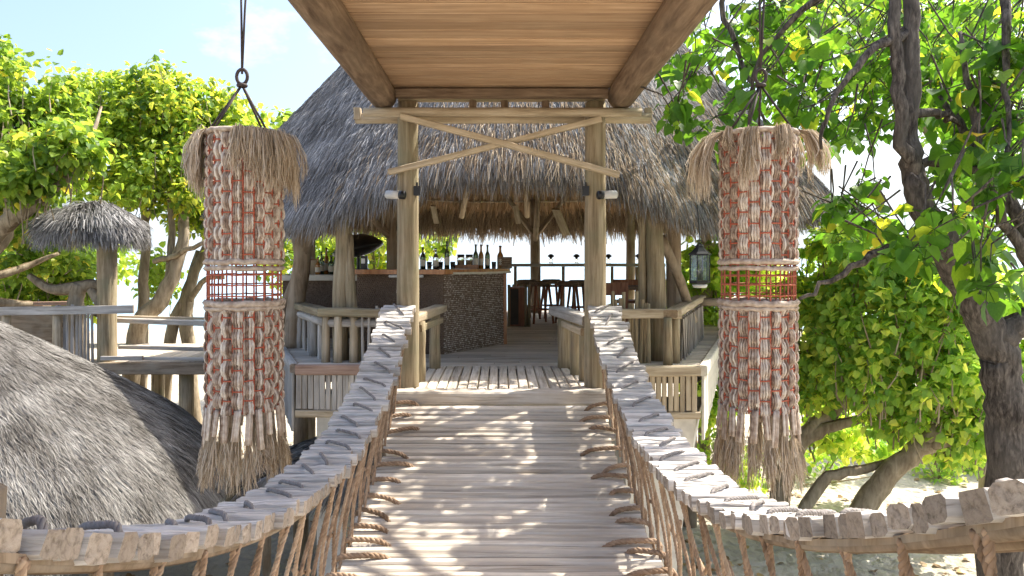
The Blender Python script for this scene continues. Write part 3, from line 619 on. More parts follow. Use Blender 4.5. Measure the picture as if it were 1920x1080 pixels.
# ------------------------------------------------------------------ woven rope lanterns beside the bridge
def woven(cx, cy, tassels, label, sway, side):
    Rw = .258; p = .074; N = 22
    root = empty('woven_rope_lantern', V(cx, cy, -1.63), label, 'rope lantern', 'woven rope lanterns hung beside the bridge')
    C = V(cx, cy, 0); T = Matrix.Translation(C)
    def ring(z, r, rr, mat, name, wob=0.):
        b = MB(); n = 40; pts = [(r * math.cos(a), r * math.sin(a), z + random.uniform(-wob, wob)) for a in np.linspace(0, 2 * math.pi, n + 1)]
        b.tube(pts, rr, 5, False); return ob(name, b.mesh(name, mat, True), T, root)
    zs = list(np.arange(-1.06, .94, p))
    for z in zs: ring(z + random.uniform(-.006, .006), Rw + .004, .0055, M['red'], 'wire_ring', .003)
    for k in range(N):
        a = (k + .5) * 2 * math.pi / N; b = MB(); b.tube([(Rw * math.cos(a), Rw * math.sin(a), .94), (Rw * math.cos(a), Rw * math.sin(a), -.1), (Rw * math.cos(a), Rw * math.sin(a), -1.08)], .0065, 5)
        ob('upright_wire', b.mesh('upright_wire', M['red']), T, root)
    for z, rr in ((-.005, .021), (-.05, .017), (-.30, .024), (-.335, .016), (.93, .02)): ring(z, Rw + .012, rr, M['rope'], 'rope_collar', .006)
    def band(z0, z1):
        for k in range(N):
            a = k * 2 * math.pi / N; b = MB(); n = int((z1 - z0) / p * 5); zz = np.linspace(z0, z1, n)
            ph = random.uniform(-.18, .18); wd = random.uniform(.85, 1.15)
            for s in (-1.5, -.5, .5, 1.5):
                amp = .0135; tw = s * .0178 * wd
                cw = np.cos(math.pi * (zz + 1.06) / p + k * math.pi + ph); r_ = Rw + amp * np.sign(cw) * np.abs(cw) ** .6 + (.004 if abs(s) < 1 else 0)
                dx = tw * np.ones(n) + rng.normal(0, .0012, n)
                pts = np.stack([r_ * math.cos(a) - dx * math.sin(a), r_ * math.sin(a) + dx * math.cos(a), zz], 1)
                b.tube(pts, .0098 * wd * rng.uniform(.75, 1.2, n), 5, True, random.uniform(.05, .95))
            ob('rope_strap', b.mesh('rope_strap', M['rope'], True), T, root)
    band(-1.08, -.34); band(.0, .93)
    def tuft(name, a, z0, L, n, out, spread, w=.0055, r0=Rw + .02, arch=True, mat='fringe'):
        b = MB(); t = np.linspace(0, 1, 5); V_ = []; 
        kc = max(1, n // 26); ci = rng.integers(0, kc, n); ca_ = rng.normal(0, spread, kc); cl_ = rng.uniform(.68, 1.08, kc); co_ = rng.uniform(.35, 1.15, kc)
        an = a + ca_[ci] + rng.normal(0, .026, n); ll = L * cl_[ci] * rng.beta(6, 1.3, n) * 1.1; oo = out * co_[ci] * rng.uniform(.8, 1.15, n)
        rr = r0 + oo[:, None] * (np.sin(np.minimum(t * 2.2, 1.35))[None, :] if arch else t[None, :] ** 1.2)
        zz = z0 - ll[:, None] * t[None, :] + (.06 * np.sin(math.pi * np.minimum(t * 3, 1))[None, :] if arch else 0)
        aa = an[:, None] + rng.normal(0, .09, n)[:, None] * t[None, :] + rng.normal(0, .03, (n, 5)) * t[None, :]; rr = rr + rng.normal(0, .012, (n, 5)) * t[None, :]
        c = np.stack([rr * np.cos(aa), rr * np.sin(aa), zz], -1)
        fa = rng.uniform(0, math.pi, n); h = np.stack([np.cos(fa), np.sin(fa), np.zeros(n)], -1)[:, None, :] * (w / 2) * np.array([1, 1, 1, .9, .5])[None, :, None]
        v = np.stack([c - h, c + h], 2).reshape(-1, 3); base = np.arange(n)[:, None, None] * 10 + (np.arange(4) * 2)[None, :, None]
        q = (base + np.array([0, 1, 3, 2])[None, None, :]).reshape(-1, 4); b.add(v, q, rnd=np.repeat(rng.random(n), 10))
        o = ob(name, b.mesh(name, M[mat]), T, root)
        return o
    for (ang, L, out, sp, n) in tassels: tuft('top_tassel', R(ang), .95, L, int(n * 1.8), out * 1.25, sp)
    for k in range(N):                                  # bottom fringe: loose rope ends, then frayed
        a = k * 2 * math.pi / N + random.uniform(-.05, .05); z1 = -1.22 - random.uniform(0, .12); b = MB(); da = random.uniform(-.08, .08)
        for s in (-1, 0, 1):
            pts = [((Rw + .01 + .02 * t) * math.cos(a + s * .05 + da * t), (Rw + .01 + .02 * t) * math.sin(a + s * .05 + da * t), -1.05 + (z1 + 1.05) * t) for t in np.linspace(0, 1, 5)]
            b.tube(pts, .0115, 5, True, random.uniform(.2, .9))
        ob('rope_end', b.mesh('rope_end', M['rope'], True), T, root)
        tuft('fringe_tassel', a + da, z1 + .04, 1.66 + z1 + random.uniform(-.08, .05), 80, .05, .05, .0055, Rw + .02, False)
    # hanger: knotted ring and ropes up to the outrigger pole
    b = MB(); kz = 1.35 + .03; top = 2.28
    knot = (side * .02, 0, kz)
    for a in (200, 235, -35, 70): b.tube([(Rw * math.cos(R(a)), Rw * math.sin(R(a)), .93), (knot[0], knot[1], knot[2] - .08)], .009, 5)
    for dx in (-.012, .05): b.tube([(knot[0], 0, kz), (knot[0] + dx * .4, .0, (kz + top) / 2), (knot[0] + dx, 0, top + .03)], .0085, 5)
    b.tube([(knot[0] + .04 * math.cos(a), 0, kz - .02 + .055 * math.sin(a)) for a in np.linspace(0, 2 * math.pi, 17)], .013, 6, False)
    b.tube([(knot[0] + .028 * math.cos(a), .028 * math.sin(a), kz - .085) for a in np.linspace(0, 2 * math.pi, 13)], .014, 6, False)
    b.tube([(knot[0] + .02, .06 * math.cos(a), top + .06 * math.sin(a) + .0) for a in np.linspace(0, 2 * math.pi, 13)], .01, 5, False)
    ob('hanger', b.mesh('hanger', M['darkrope'], True), T, root)
woven(-1.89, 5.5, [(-178, .50, .09, .16, 150), (-157, .44, .10, .14, 150), (165, .5, .09, .16, 110), (-72, .33, .06, .11, 130), (-52, .40, .07, .12, 140), (-30, .42, .10, .13, 150), (-8, .50, .11, .15, 150), (20, .45, .09, .15, 100), (60, .4, .06, .15, 80), (120, .4, .06, .15, 80)],
      'woven rope lantern hung left of the bridge, bushy tufts round its top', 0, -1)
woven(1.89, 5.5, [(178, .46, .15, .10, 140), (-142, .16, .03, .15, 40), (-118, .44, .07, .075, 120), (-75, .24, .05, .12, 110), (-12, .36, .14, .09, 120), (20, .3, .12, .12, 60), (80, .3, .06, .12, 60)],
      'woven rope lantern hung right of the bridge among the leaves, thin tassels on top', 0, 1)

# ------------------------------------------------------------------ small lamps
def spotlight(x, dx, label):
    a = V(x, 6.86, .61); d = Vector((dx, -.35, -.06 if dx > 0 else -.06)).normalized()
    root = empty('spotlight', a, label, 'lamp', 'spotlights on the canopy posts')
    b = MB(); b.tube([(0, 0, 0), (0, 0, .14)], .038, 14); ob('body', b.mesh('body', M['white'], True), frame(a - d * .14, a), root)
    b = MB(); b.tube([(0, 0, 0), (0, 0, .045)], .04, 14); ob('lens_hood', b.mesh('lens_hood', M['black'], True), frame(a, a + d * .045), root)
    b = MB(); b.tube([(0, 0, 0), (0, 0, .09)], .012, 6); ob('bracket', b.mesh('bracket', M['black']), frame(a - d * .05, V(x + .02 * dx, 6.99, .64)), root)
spotlight(-.93, .9, 'white spotlight on the left canopy post'); spotlight(.93, -.9, 'white spotlight on the right canopy post')
def junction(x, z, label):
    o = MB(); o.box((0, 0, 0), (.03, .022, .045)); o.tube([(0, 0, .04), (0, 0, .08)], .01, 6); ob_ = ob('junction_box', o.mesh('junction_box', M['black']), Matrix.Translation(V(x, 7.0, z))); tag(ob_, label, 'box', 'junction boxes on the canopy posts')
junction(-.79, .66, 'small black junction box on the left canopy post'); junction(.79, .66, 'small black junction box on the right canopy post')

def glass_lantern():
    c = V(2.14, 8.05, -.24); root = empty('hanging_lantern', c, 'black metal glass-sided lantern hanging from the right eave', 'lantern')
    def part(name, b, mat, sm=False): return ob(name, b.mesh(name, mat, sm), Matrix.Translation(c), root)
    b = MB(); b.lathe([(0, .0), (.10, 0), (.115, .012), (.115, .03), (.0, .035)], sides=6); part('base', b, M['black'])
    for k in range(6):
        a = k * math.pi / 3; b = MB(); b.tube([(.105 * math.cos(a), .105 * math.sin(a), .03), (.105 * math.cos(a), .105 * math.sin(a), .31)], .0055, 5); part('bar', b, M['black'])
        a2 = a + math.pi / 3; b = MB(); q = [(.1 * math.cos(a), .1 * math.sin(a)), (.1 * math.cos(a2), .1 * math.sin(a2))]
        b.add([(*q[0], .035), (*q[1], .035), (*q[1], .305), (*q[0], .305), (q[0][0] * .97, q[0][1] * .97, .035), (q[1][0] * .97, q[1][1] * .97, .035), (q[1][0] * .97, q[1][1] * .97, .305), (q[0][0] * .97, q[0][1] * .97, .305)],
              [(0, 1, 2, 3), (7, 6, 5, 4), (0, 4, 5, 1), (3, 2, 6, 7), (0, 3, 7, 4), (1, 5, 6, 2)]); part('pane', b, M['glassclear'])
    b = MB(); b.lathe([(.125, .305), (.125, .32), (.09, .345), (.06, .375), (.045, .39), (.045, .41), (.03, .425), (.0, .43)], sides=6); part('roof', b, M['black'])
    b = MB(); b.lathe([(0, .04), (.032, .04), (.032, .13), (.0, .135)], sides=10); part('candle', b, M['white'], True)
    b = MB(); b.tube([(0, 0, .42), (0, 0, .52), (0, .1, .86)], .007, 5)
    b.tube([(.02 * math.cos(a), 0, .45 + .02 * math.sin(a)) for a in np.linspace(0, 6.283, 11)], .005, 5, False); part('hook_chain', b, M['black'])
    b = MB(); b.lathe([(0, -.045), (.07, -.045), (.085, -.01), (.0, -.002)], sides=12); part('foot', b, M['white'], True)
glass_lantern()

# ------------------------------------------------------------------ balustrades of the bar deck
def sticks(root, a, b, n, zb, zt, mat, r=.026, zj=.05, name='baluster', lean=.02):
    for i in range(n):
        t = (i + .5) / n; p = a.lerp(b, t); j = random.uniform(-.5, .5) * (b - a).length / n * .5; u = (b - a).normalized()
        log(name, Vector((p.x, p.y, zb + CZ)) + u * j, Vector((p.x + random.uniform(-lean, lean), p.y, zt + CZ + random.uniform(-zj, zj))) + u * j, r * random.uniform(.8, 1.2), r * random.uniform(.75, 1.1), mat, root, 7, 3, .1)
def balustrades():
    zr = -.60
    root = empty('balustrade', V(-1.8, 8.7, FL), 'low log balustrade left of the entrance in front of the bar counter', 'railing')
    A, B, C = V(-3.15, 11.0, zr), V(-2.06, 8.72, zr), V(-.92, 8.62, zr)
    beam('top_rail', A, B, .17, .09, M['post'], root, n=4, jit=.006); beam('top_rail', B + Vector((-.06, .0, .012)), C, .16, .10, M['post'], root, n=4, jit=.006)
    log('lower_rail', A + Vector((.0, 0, -.115)), B + Vector((0, 0, -.115)), .045, .05, M['grey'], root); log('lower_rail', B + Vector((0, .02, -.12)), C + Vector((0, .02, -.12)), .05, .045, M['grey'], root)
    for x, y in ((-2.05, 8.72), (-1.9, 8.68), (-1.72, 8.7), (-1.25, 8.66), (-2.34, 9.3), (-2.75, 10.15)):
        log('baluster_post', V(x, y, FL - .01), V(x, y, zr - .04), .05, .045, M['pale'] if y < 8.9 else M['grey'], root, 9, 4)
    sticks(root, V(-1.62, 8.66, 0), V(-1.3, 8.66, 0), 5, FL - .01, zr + .08, M['grey'], .018)
    sticks(root, V(-2.95, 10.6, 0), V(-2.15, 8.95, 0), 6, FL - .01, zr - .08, M['grey'], .03, .01)
    root = empty('entrance_rail', V(-.8, 7.9, FL), 'short handrail on stubby posts left of the entrance step', 'railing')
    beam('top_rail', V(-.87, 7.22, -.555), V(-.70, 8.62, -.545), .15, .085, M['pale'], root, n=3, jit=.005)
    beam('lower_rail', V(-.80, 7.3, -.66), V(-.68, 8.45, -.66), .05, .07, M['post'], root)
    for x, y, r in ((-.80, 7.35, .055), (-.735, 8.25, .06)): log('rail_post', V(x, y, FL - .01), V(x, y, -.59), r, r * .95, M['post'], root, 10, 4)
    root = empty('entrance_rail', V(.75, 7.9, FL), 'short handrail on stubby posts right of the entrance step', 'railing')
    beam('top_rail', V(.86, 7.22, -.57), V(.62, 8.6, -.56), .16, .10, M['grey'], root, n=3, jit=.006)
    beam('lower_rail', V(.80, 7.3, -.69), V(.66, 8.5, -.69), .06, .07, M['pale'], root)
    for x, y, r in ((.83, 7.4, .06), (.77, 7.8, .05), (.70, 8.3, .075)): log('rail_post', V(x, y, FL - .01), V(x, y, -.61), r, r * .95, M['post'], root, 10, 4)
    root = empty('balustrade', V(1.6, 8.6, FL), 'stick balustrade right of the entrance, its side panel latticed', 'railing')
    beam('top_rail', V(.98, 8.58, -.60), V(2.06, 8.56, -.60), .09, .11, M['pale'], root, n=3, jit=.006)
    beam('top_rail', V(1.92, 8.5, -.60), V(3.14, 11.75, -.58), .16, .09, M['pale'], root, n=4, jit=.006)
    log('rail_end', V(3.0, 11.4, -.62), V(3.32, 11.35, -.62), .06, .06, M['brownpost'], root, 8, 2)
    sticks(root, V(1.02, 8.66, 0), V(1.74, 8.66, 0), 15, FL - .01, -.42, M['post'], .025, .09)
    for x, y in ((1.90, 8.52), (2.02, 8.66), (1.3, 8.6)): log('baluster_post', V(x, y, FL - .01), V(x, y, -.64), .055, .05, M['post'], root, 10, 4)
    a, c = Vector((2.10, 8.75)), Vector((3.08, 11.5))
    for i in range(13):
        t = (i + .5) / 13; q = a.lerp(c, t)
        beam('lattice_slat', V(q.x - .035, q.y - .10, FL + .02), V(q.x + .035, q.y + .1, -.66), .075, .016, M['grey'], root, up=(1, 0, 0), n=1)
        beam('lattice_slat', V(q.x + .06, q.y + .10, FL + .02), V(q.x - .01, q.y - .1, -.66), .075, .016, M['grey'], root, up=(1, 0, 0), n=1)
balustrades()

# ------------------------------------------------------------------ bar and furniture
def bar():
    root = empty('bar_counter', V(-.8, 10, FL), 'angled bar counter with dark woven front and varnished wooden top', 'counter')
    a, b_, c = Vector((-1.86, 9.62)), Vector((-.74, 9.46)), Vector((.035, 10.66))
    e1, e2 = Vector((-.4, 11.1)), Vector((-1.86, 10.5))
    top = -.165; bot = FL
    pl = [a, b_, c, e1, e2]; mb = MB(); n = 5
    v = [(p.x, p.y, bot + CZ) for p in pl] + [(p.x, p.y, top - .0 + CZ) for p in pl]
    mb.add(v, [(i, (i + 1) % n, (i + 1) % n + n, i + n) for i in range(n)], [(5, 6, 7), (5, 7, 8), (5, 8, 9)]); ob('core', mb.mesh('core', M['weave']), None, root)
    def panel(p, q, nu, nv, mat, name, deep):
        d = (q - p); L = d.length; u = d / L; nrm = Vector((u.y, -u.x)); mb = MB()
        for i in range(nu):
            for j in range(nv):
                w, h = L / nu, (top - bot) / nv; cx = (i + .5 + (.25 if j % 2 else -.25)) * w; cz = bot + (j + .5) * h + CZ
                if cx < w * .5 or cx > L - w * .5: continue
                ce = p + u * cx; pr = deep * random.uniform(.5, 1.3); rr = random.random() ** 1.3
                hw = w * .5 * random.uniform(.7, 1.0); hh = h * .5 * random.uniform(.65, .9)
                o = nrm * .004; f = nrm * (.004 + pr)
                vv = []
                for sx, sz, pk in ((-1, 0, 0), (0, -1, 0), (1, 0, 0), (0, 1, 0), (0, 0, 1)):
                    k = f if pk else o; vv.append((ce.x + u.x * sx * hw + k.x, ce.y + u.y * sx * hw + k.y, cz + sz * hh))
                mb.add(vv, None, [(0, 1, 4), (1, 2, 4), (2, 3, 4), (3, 0, 4)], rnd=rr)
        return tag(ob(name, mb.mesh(name, mat), None, root), kind='stuff')
    panel(b_, c, 44, 40, M['chip'], 'woven_panel', .014); panel(a, b_, 40, 40, M['weave'], 'woven_panel', .012)
    # top boards overhang the front
    ctr = Vector((-.9, 10.3))
    def slab(ps, z0, z1, mat, name):
        mb = MB(); k = len(ps); v = [(p[0], p[1], z0 + CZ) for p in ps] + [(p[0], p[1], z1 + CZ) for p in ps]
        mb.add(v, [(i, (i + 1) % k, (i + 1) % k + k, i + k) for i in range(k)] + [(3, 2, 1, 0), (4, 5, 6, 7)]); return ob(name, mb.mesh(name, mat), None, root)
    slab([(-1.93, 9.50), (-.71, 9.33), (-.55, 9.62), (-1.93, 9.98)], -.163, -.105, M['bartop'], 'top_board')
    slab([(-.705, 9.325), (.125, 10.60), (-.22, 10.85), (-.545, 9.62)], -.161, -.103, M['bartop'], 'top_board')
    slab([(-1.93, 10.0), (-.56, 9.66), (-.25, 10.86), (-1.93, 10.52)], -.165, -.11, M['bartop'], 'top_board')
    beam('edge_strip', V(-.62, 9.47, -.155), V(.13, 10.60, -.155), .03, .03, M['cream'], root)
    beam('upright', V(.05, 10.66, bot), V(.05, 10.66, top), .05, .05, M['bartop'], root)
    for px, r in ((742, .03), (787, .03)): log('foot_rail_stub', P(px - 12, 518, 9.4), P(px + 6, 518, 9.35), .018, .018, M['white'], root, 7, 1)
    z = -.105
    def bottle(px, Y, h, r, mat, label, py=None, cap=True):
        c = P(px, 0, Y); c.z = z + CZ; o = empty('bottle', c, label, 'bottle', 'bottles and glasses on the bar')
        mb = MB(); mb.lathe([(0, .0), (r, .002), (r, h * .52), (r * .9, h * .6), (r * .42, h * .72), (r * .36, h * .9), (r * .42, h * .91), (r * .42, h * .95), (0, h * .955)], sides=12); ob('glass', mb.mesh('glass', mat, True), Matrix.Translation(c), o)
        mb = MB(); mb.lathe([(0, h * .945), (r * .46, h * .945), (r * .46, h), (0, h)], sides=10); ob('cap', mb.mesh('cap', M['black'], False), Matrix.Translation(c), o)
        mb = MB(); mb.lathe([(r * 1.02, h * .15), (r * 1.02, h * .42)], sides=12); ob('paper_label', mb.mesh('paper_label', M['label'], True), Matrix.Translation(c), o)
    def tumbler(px, Y, h, r, label):
        c = P(px, 0, Y); c.z = z + CZ; mb = MB(); mb.lathe([(0, 0), (r * .8, 0), (r, h), (r * .92, h), (r * .74, .008), (0, .008)], sides=12)
        tag(ob('drinking_glass', mb.mesh('drinking_glass', M['glassclear'], True), Matrix.Translation(c)), label, 'glass', 'bottles and glasses on the bar')
    bottle(793, 9.75, .29, .037, M['glassdark'], 'dark bottle just right of the left canopy post')
    bottle(817, 9.8, .28, .038, M['glassclear'], 'clear bottle between the two dark bottles on the left')
    bottle(838, 9.8, .37, .034, M['glassdark'], 'tallest thin dark bottle on the bar')
    bottle(892, 10.3, .34, .036, M['glassdark'], 'left bottle of the close pair on the bar'); bottle(902, 10.42, .34, .036, M['liquor'], 'amber right bottle of the close pair on the bar')
    bottle(914, 10.5, .34, .036, M['glassdark'], 'dark bottle just right of the close pair'); bottle(938, 10.7, .33, .045, M['liquor'], 'brown bottle beside the wicker box')
    for px, Y, t in ((805, 9.9, 'tumbler right of the leftmost dark bottle'), (826, 10.0, 'tumbler left of the tallest bottle'), (926, 10.6, 'tumbler left of the brown bottle'), (849, 10.0, 'small tumbler right of the tallest bottle')): tumbler(px, Y, .10, .035, t)
    for px, Y, t in ((864, 10.3, 'left glass jar on the wooden tray'), (880, 10.35, 'right glass jar on the wooden tray')):
        c = P(px, 0, Y); c.z = z + .045 + CZ; o = empty('glass_jar', c, t, 'jar', 'jars on the tray'); mb = MB(); mb.lathe([(0, 0), (.05, 0), (.053, .11), (.045, .13), (0, .13)], sides=12); ob('glass', mb.mesh('glass', M['glassclear'], True), Matrix.Translation(c), o)
        mb = MB(); mb.lathe([(0, .13), (.05, .13), (.05, .155), (0, .155)], sides=12); ob('lid', mb.mesh('lid', M['black'], True), Matrix.Translation(c), o)
    c = P(874, 0, 10.35); c.z = z + CZ; o = empty('wooden_tray', c, 'orange-brown wooden tray under the glass jars', 'tray')
    mb = MB(); mb.box((0, 0, .012), (.16, .1, .011)); ob('base', mb.mesh('base', M['bartop']), Matrix.Translation(c), o)
    for s in (-1, 1):
        mb = MB(); mb.box((0, s * .1, .03), (.16, .008, .028)); ob('side', mb.mesh('side', M['bartop']), Matrix.Translation(c), o)
        mb = MB(); mb.box((s * .165, 0, .03), (.007, .108, .028)); ob('side', mb.mesh('side', M['bartop']), Matrix.Translation(c), o)
    c = P(952, 0, 10.72); c.x = .0 + .05; c.z = z + CZ; o = empty('wicker_box', c, 'brown wicker box on the right end of the bar', 'box')
    mb = MB(); mb.box((0, .02, .085), (.10, .08, .083)); ob('body', mb.mesh('body', M['weave']), Matrix.Translation(c), o)
    for k in range(5):
        mb = MB(); mb.box((0, .02, .02 + k * .033), (.104, .084, .011)); ob('cane', mb.mesh('cane', M['brownpost']), Matrix.Translation(c), o)
    # back counter on the left
    root2 = empty('back_counter', V(-2.7, 11.6, FL), 'cream-topped back counter behind the left posts', 'counter')
    mb = MB(); mb.box(V(-2.72, 11.7, -.72), (.62, .3, .45)); ob('front', mb.mesh('front', M['weave']), None, root2)
    beam('top', V(-3.4, 11.65, -.25), V(-2.08, 11.65, -.25), .72, .09, M['cream'], root2); beam('lower_top', V(-2.1, 11.5, -.38), V(-1.85, 11.5, -.38), .5, .09, M['cream'], root2)
    mb = MB(); mb.box(V(-1.97, 11.55, -.80), (.12, .2, .37)); ob('front', mb.mesh('front', M['brownpost']), None, root2)
    zt = -.205
    spec = [(575, .24, .07, 'brownpost', 'tall brown wooden box behind the crooked trunk post'), (588, .22, .06, 'pale', 'light brown wooden box on the back counter')]
    for px, h, w, mt, lb in spec:
        c = P(px, 0, 11.7); c.z = zt + CZ; o = empty('wooden_box', c, lb, 'box'); mb = MB(); mb.box((0, 0, h / 2), (w, .07, h / 2)); ob('body', mb.mesh('body', M[mt]), Matrix.Translation(c), o)
        mb = MB(); mb.box((0, 0, h + .012), (w + .008, .078, .01)); ob('lid', mb.mesh('lid', M['redwood']), Matrix.Translation(c), o)
    z = zt
    bottle(603, 11.6, .36, .04, M['glassdark'], 'dark bottle on the back counter near the wooden boxes'); bottle(612, 11.75, .42, .04, M['liquor'], 'tall amber bottle on the back counter'); bottle(621, 11.6, .3, .045, M['glassdark'], 'short dark bottle at the log post on the back counter')
    bottle(566, 11.5, .32, .04, M['liquor'], 'amber bottle left of the wooden boxes'); bottle(596, 11.45, .27, .04, M['liquor'], 'short amber bottle in front of the light wooden box'); bottle(629, 11.7, .38, .038, M['glassdark'], 'tall dark bottle right of the short one at the log post')
    # wide black shade and till behind the counter
    c = P(672, 468, 12.4); root3 = empty('black_shade', V(-2.3, 12.4, FL), 'wide black shade on a stand behind the bar counter', 'shade')
    mb = MB(); mb.lathe([(.0, .26), (.12, .24), (.30, .16), (.42, .04), (.43, .0), (.40, -.03), (.2, -.10), (0, -.12)], sides=24); ob('hood', mb.mesh('hood', M['black'], True), Matrix.Translation(c) @ Matrix.Rotation(R(14), 4, 'Y').inverted(), root3)
    mb = MB(); mb.tube([(.0, 0, -.1), (0, 0, -.1 - (c.z - (FL + CZ)) + .1)], .03, 8); ob('stand', mb.mesh('stand', M['black']), Matrix.Translation(c), root3)
    c = P(683, 0, 10.2); c.z = -.11 + CZ; root4 = empty('till', c, 'small black till screen on the left end of the bar', 'till')
    mb = MB(); mb.box((0, 0, .10), (.045, .02, .085)); mb.box((0, .02, .01), (.05, .05, .01)); ob('body', mb.mesh('body', M['black']), Matrix.Translation(c), root4)
    mb = MB(); mb.box((-.012, -.0215, .115), (.026, .001, .035)); ob('screen', mb.mesh('screen', M['screen']), Matrix.Translation(c), root4)
bar()

def stool(x, y, rz, label):
    c = V(x, y, FL); root = empty('bar_stool', c, label, 'bar stool', 'bar stools at the sea rail')
    T = Matrix.Translation(c) @ Matrix.Rotation(rz, 4, 'Z'); h = .76
    mb = MB(); mb.lathe([(0, h - .05), (.19, h - .05), (.21, h - .02), (.21, h + .02), (.17, h + .045), (0, h + .05)], sides=18); ob('seat', mb.mesh('seat', M['weave'], True), T, root)
    for sx in (-1, 1):
        for sy in (-1, 1):
            mb = MB(); mb.tube([(sx * .20, sy * .20, 0), (sx * .13, sy * .13, h - .04)], [.024, .028], 8); ob('leg', mb.mesh('leg', M['redwood'], True), T, root)
    for i in range(4):
        a, b = [(-1, -1), (1, -1), (1, 1), (-1, 1), (-1, -1)][i:i + 2]; mb = MB(); mb.tube([(a[0] * .175, a[1] * .175, .26), (b[0] * .175, b[1] * .175, .26)], .014, 6); ob('stretcher', mb.mesh('stretcher', M['redwood'], True), T, root)
stool(.74, 14.3, .3, 'left bar stool, near the back post'); stool(1.26, 14.1, .1, 'bar stool against the right canopy post'); stool(1.05, 15.6, .2, 'far bar stool between the two nearer ones')
stool(.52, 15.3, .5, 'bar stool nearest the dark cabinet'); stool(1.55, 15.0, .2, 'bar stool just right of the right canopy post')
def sea_rail():
    root = empty('sea_rail', V(1, 16.9, FL), 'drink ledge with slim posts along the sea side of the bar', 'railing')
    beam('ledge', V(.25, 16.9, -.085), V(3.6, 16.4, -.085), .22, .07, M['grey'], root); beam('lower_rail', V(.25, 16.95, -.55), V(3.6, 16.45, -.55), .05, .06, M['brownpost'], root)
    for t in np.linspace(0.02, .98, 7): log('rail_post', V(.25 + 3.35 * t, 16.92 - .5 * t, FL), V(.25 + 3.35 * t, 16.92 - .5 * t, -.12), .035, .035, M['brownpost'], root, 8, 2)
    root = empty('cabinet', V(.25, 13.6, FL), 'dark slatted cabinet at the end of the bar', 'cabinet')
    mb = MB(); mb.box(V(.28, 13.7, -.82), (.16, .22, .35)); ob('body', mb.mesh('body', M['redwood']), None, root)
    mb = MB(); mb.box(V(.24, 13.475, -.82), (.07, .006, .32)); ob('door', mb.mesh('door', M['darkgap']), None, root)
    for x in (.14, .44, .5): log('post', V(x, 13.5, FL), V(x, 13.5, -.42), .03, .028, M['post'], root, 8, 2)
    for i, (px, lb) in enumerate(((1033, 'small lamp left of the right canopy post on the sea ledge'), (1081, 'small lamp just left of the right canopy post'), (1141, 'small lamp just right of the right canopy post'), (1197, 'small lamp beside the right log post on the sea ledge'))):
        Y = 16.75 - i * .07; c = P(px, 0, Y); c.z = -.05 + CZ; r = empty('ledge_lamp', c, lb, 'lamp', 'small lamps on the sea ledge')
        mb = MB(); mb.lathe([(0, 0), (.05, 0), (.045, .015), (.03, .05), (.045, .10), (.0, .10)], sides=10); ob('body', mb.mesh('body', M['glassclear'], True), Matrix.Translation(c), r)
        mb = MB(); mb.lathe([(0, .10), (.02, .10), (.03, .13), (.075, .16), (.075, .175), (.03, .21), (0, .215)], sides=12); ob('cap', mb.mesh('cap', M['black'], True), Matrix.Translation(c), r)
sea_rail()
def table_set():
    c = V(2.05, 12.9, FL); root = empty('dining_table', c, 'dark wooden table behind the right stick balustrade', 'table'); T = Matrix.Translation(c)
    mb = MB(); mb.box((0, 0, .73), (.45, .4, .025)); ob('top', mb.mesh('top', M['weave']), T, root)
    for sx in (-1, 1):
        for sy in (-1, 1): mb = MB(); mb.box((sx * .4, sy * .35, .35), (.03, .03, .353)); ob('leg', mb.mesh('leg', M['redwood']), T, root)
    for x, y, rz, lb in ((1.75, 12.1, 0.2, 'reddish wooden chair near the right canopy post'), (2.3, 13.8, 3.0, 'reddish wooden chair on the far side of the dark table')):
        c = V(x, y, FL); r = empty('chair', c, lb, 'chair', 'wooden chairs at the dark table'); T = Matrix.Translation(c) @ Matrix.Rotation(rz, 4, 'Z')
        mb = MB(); mb.box((0, 0, .44), (.24, .24, .025)); ob('seat', mb.mesh('seat', M['redwood']), T, r)
        mb = MB(); mb.box((0, -.22, .74), (.23, .018, .1)); ob('backrest', mb.mesh('backrest', M['redwood']), T, r)
        for sx in (-1, 1):
            mb = MB(); mb.box((sx * .21, -.21, .42), (.022, .022, .42)); ob('leg', mb.mesh('leg', M['redwood']), T, r)
            mb = MB(); mb.box((sx * .21, .21, .21), (.022, .022, .21)); ob('leg', mb.mesh('leg', M['redwood']), T, r)
table_set()

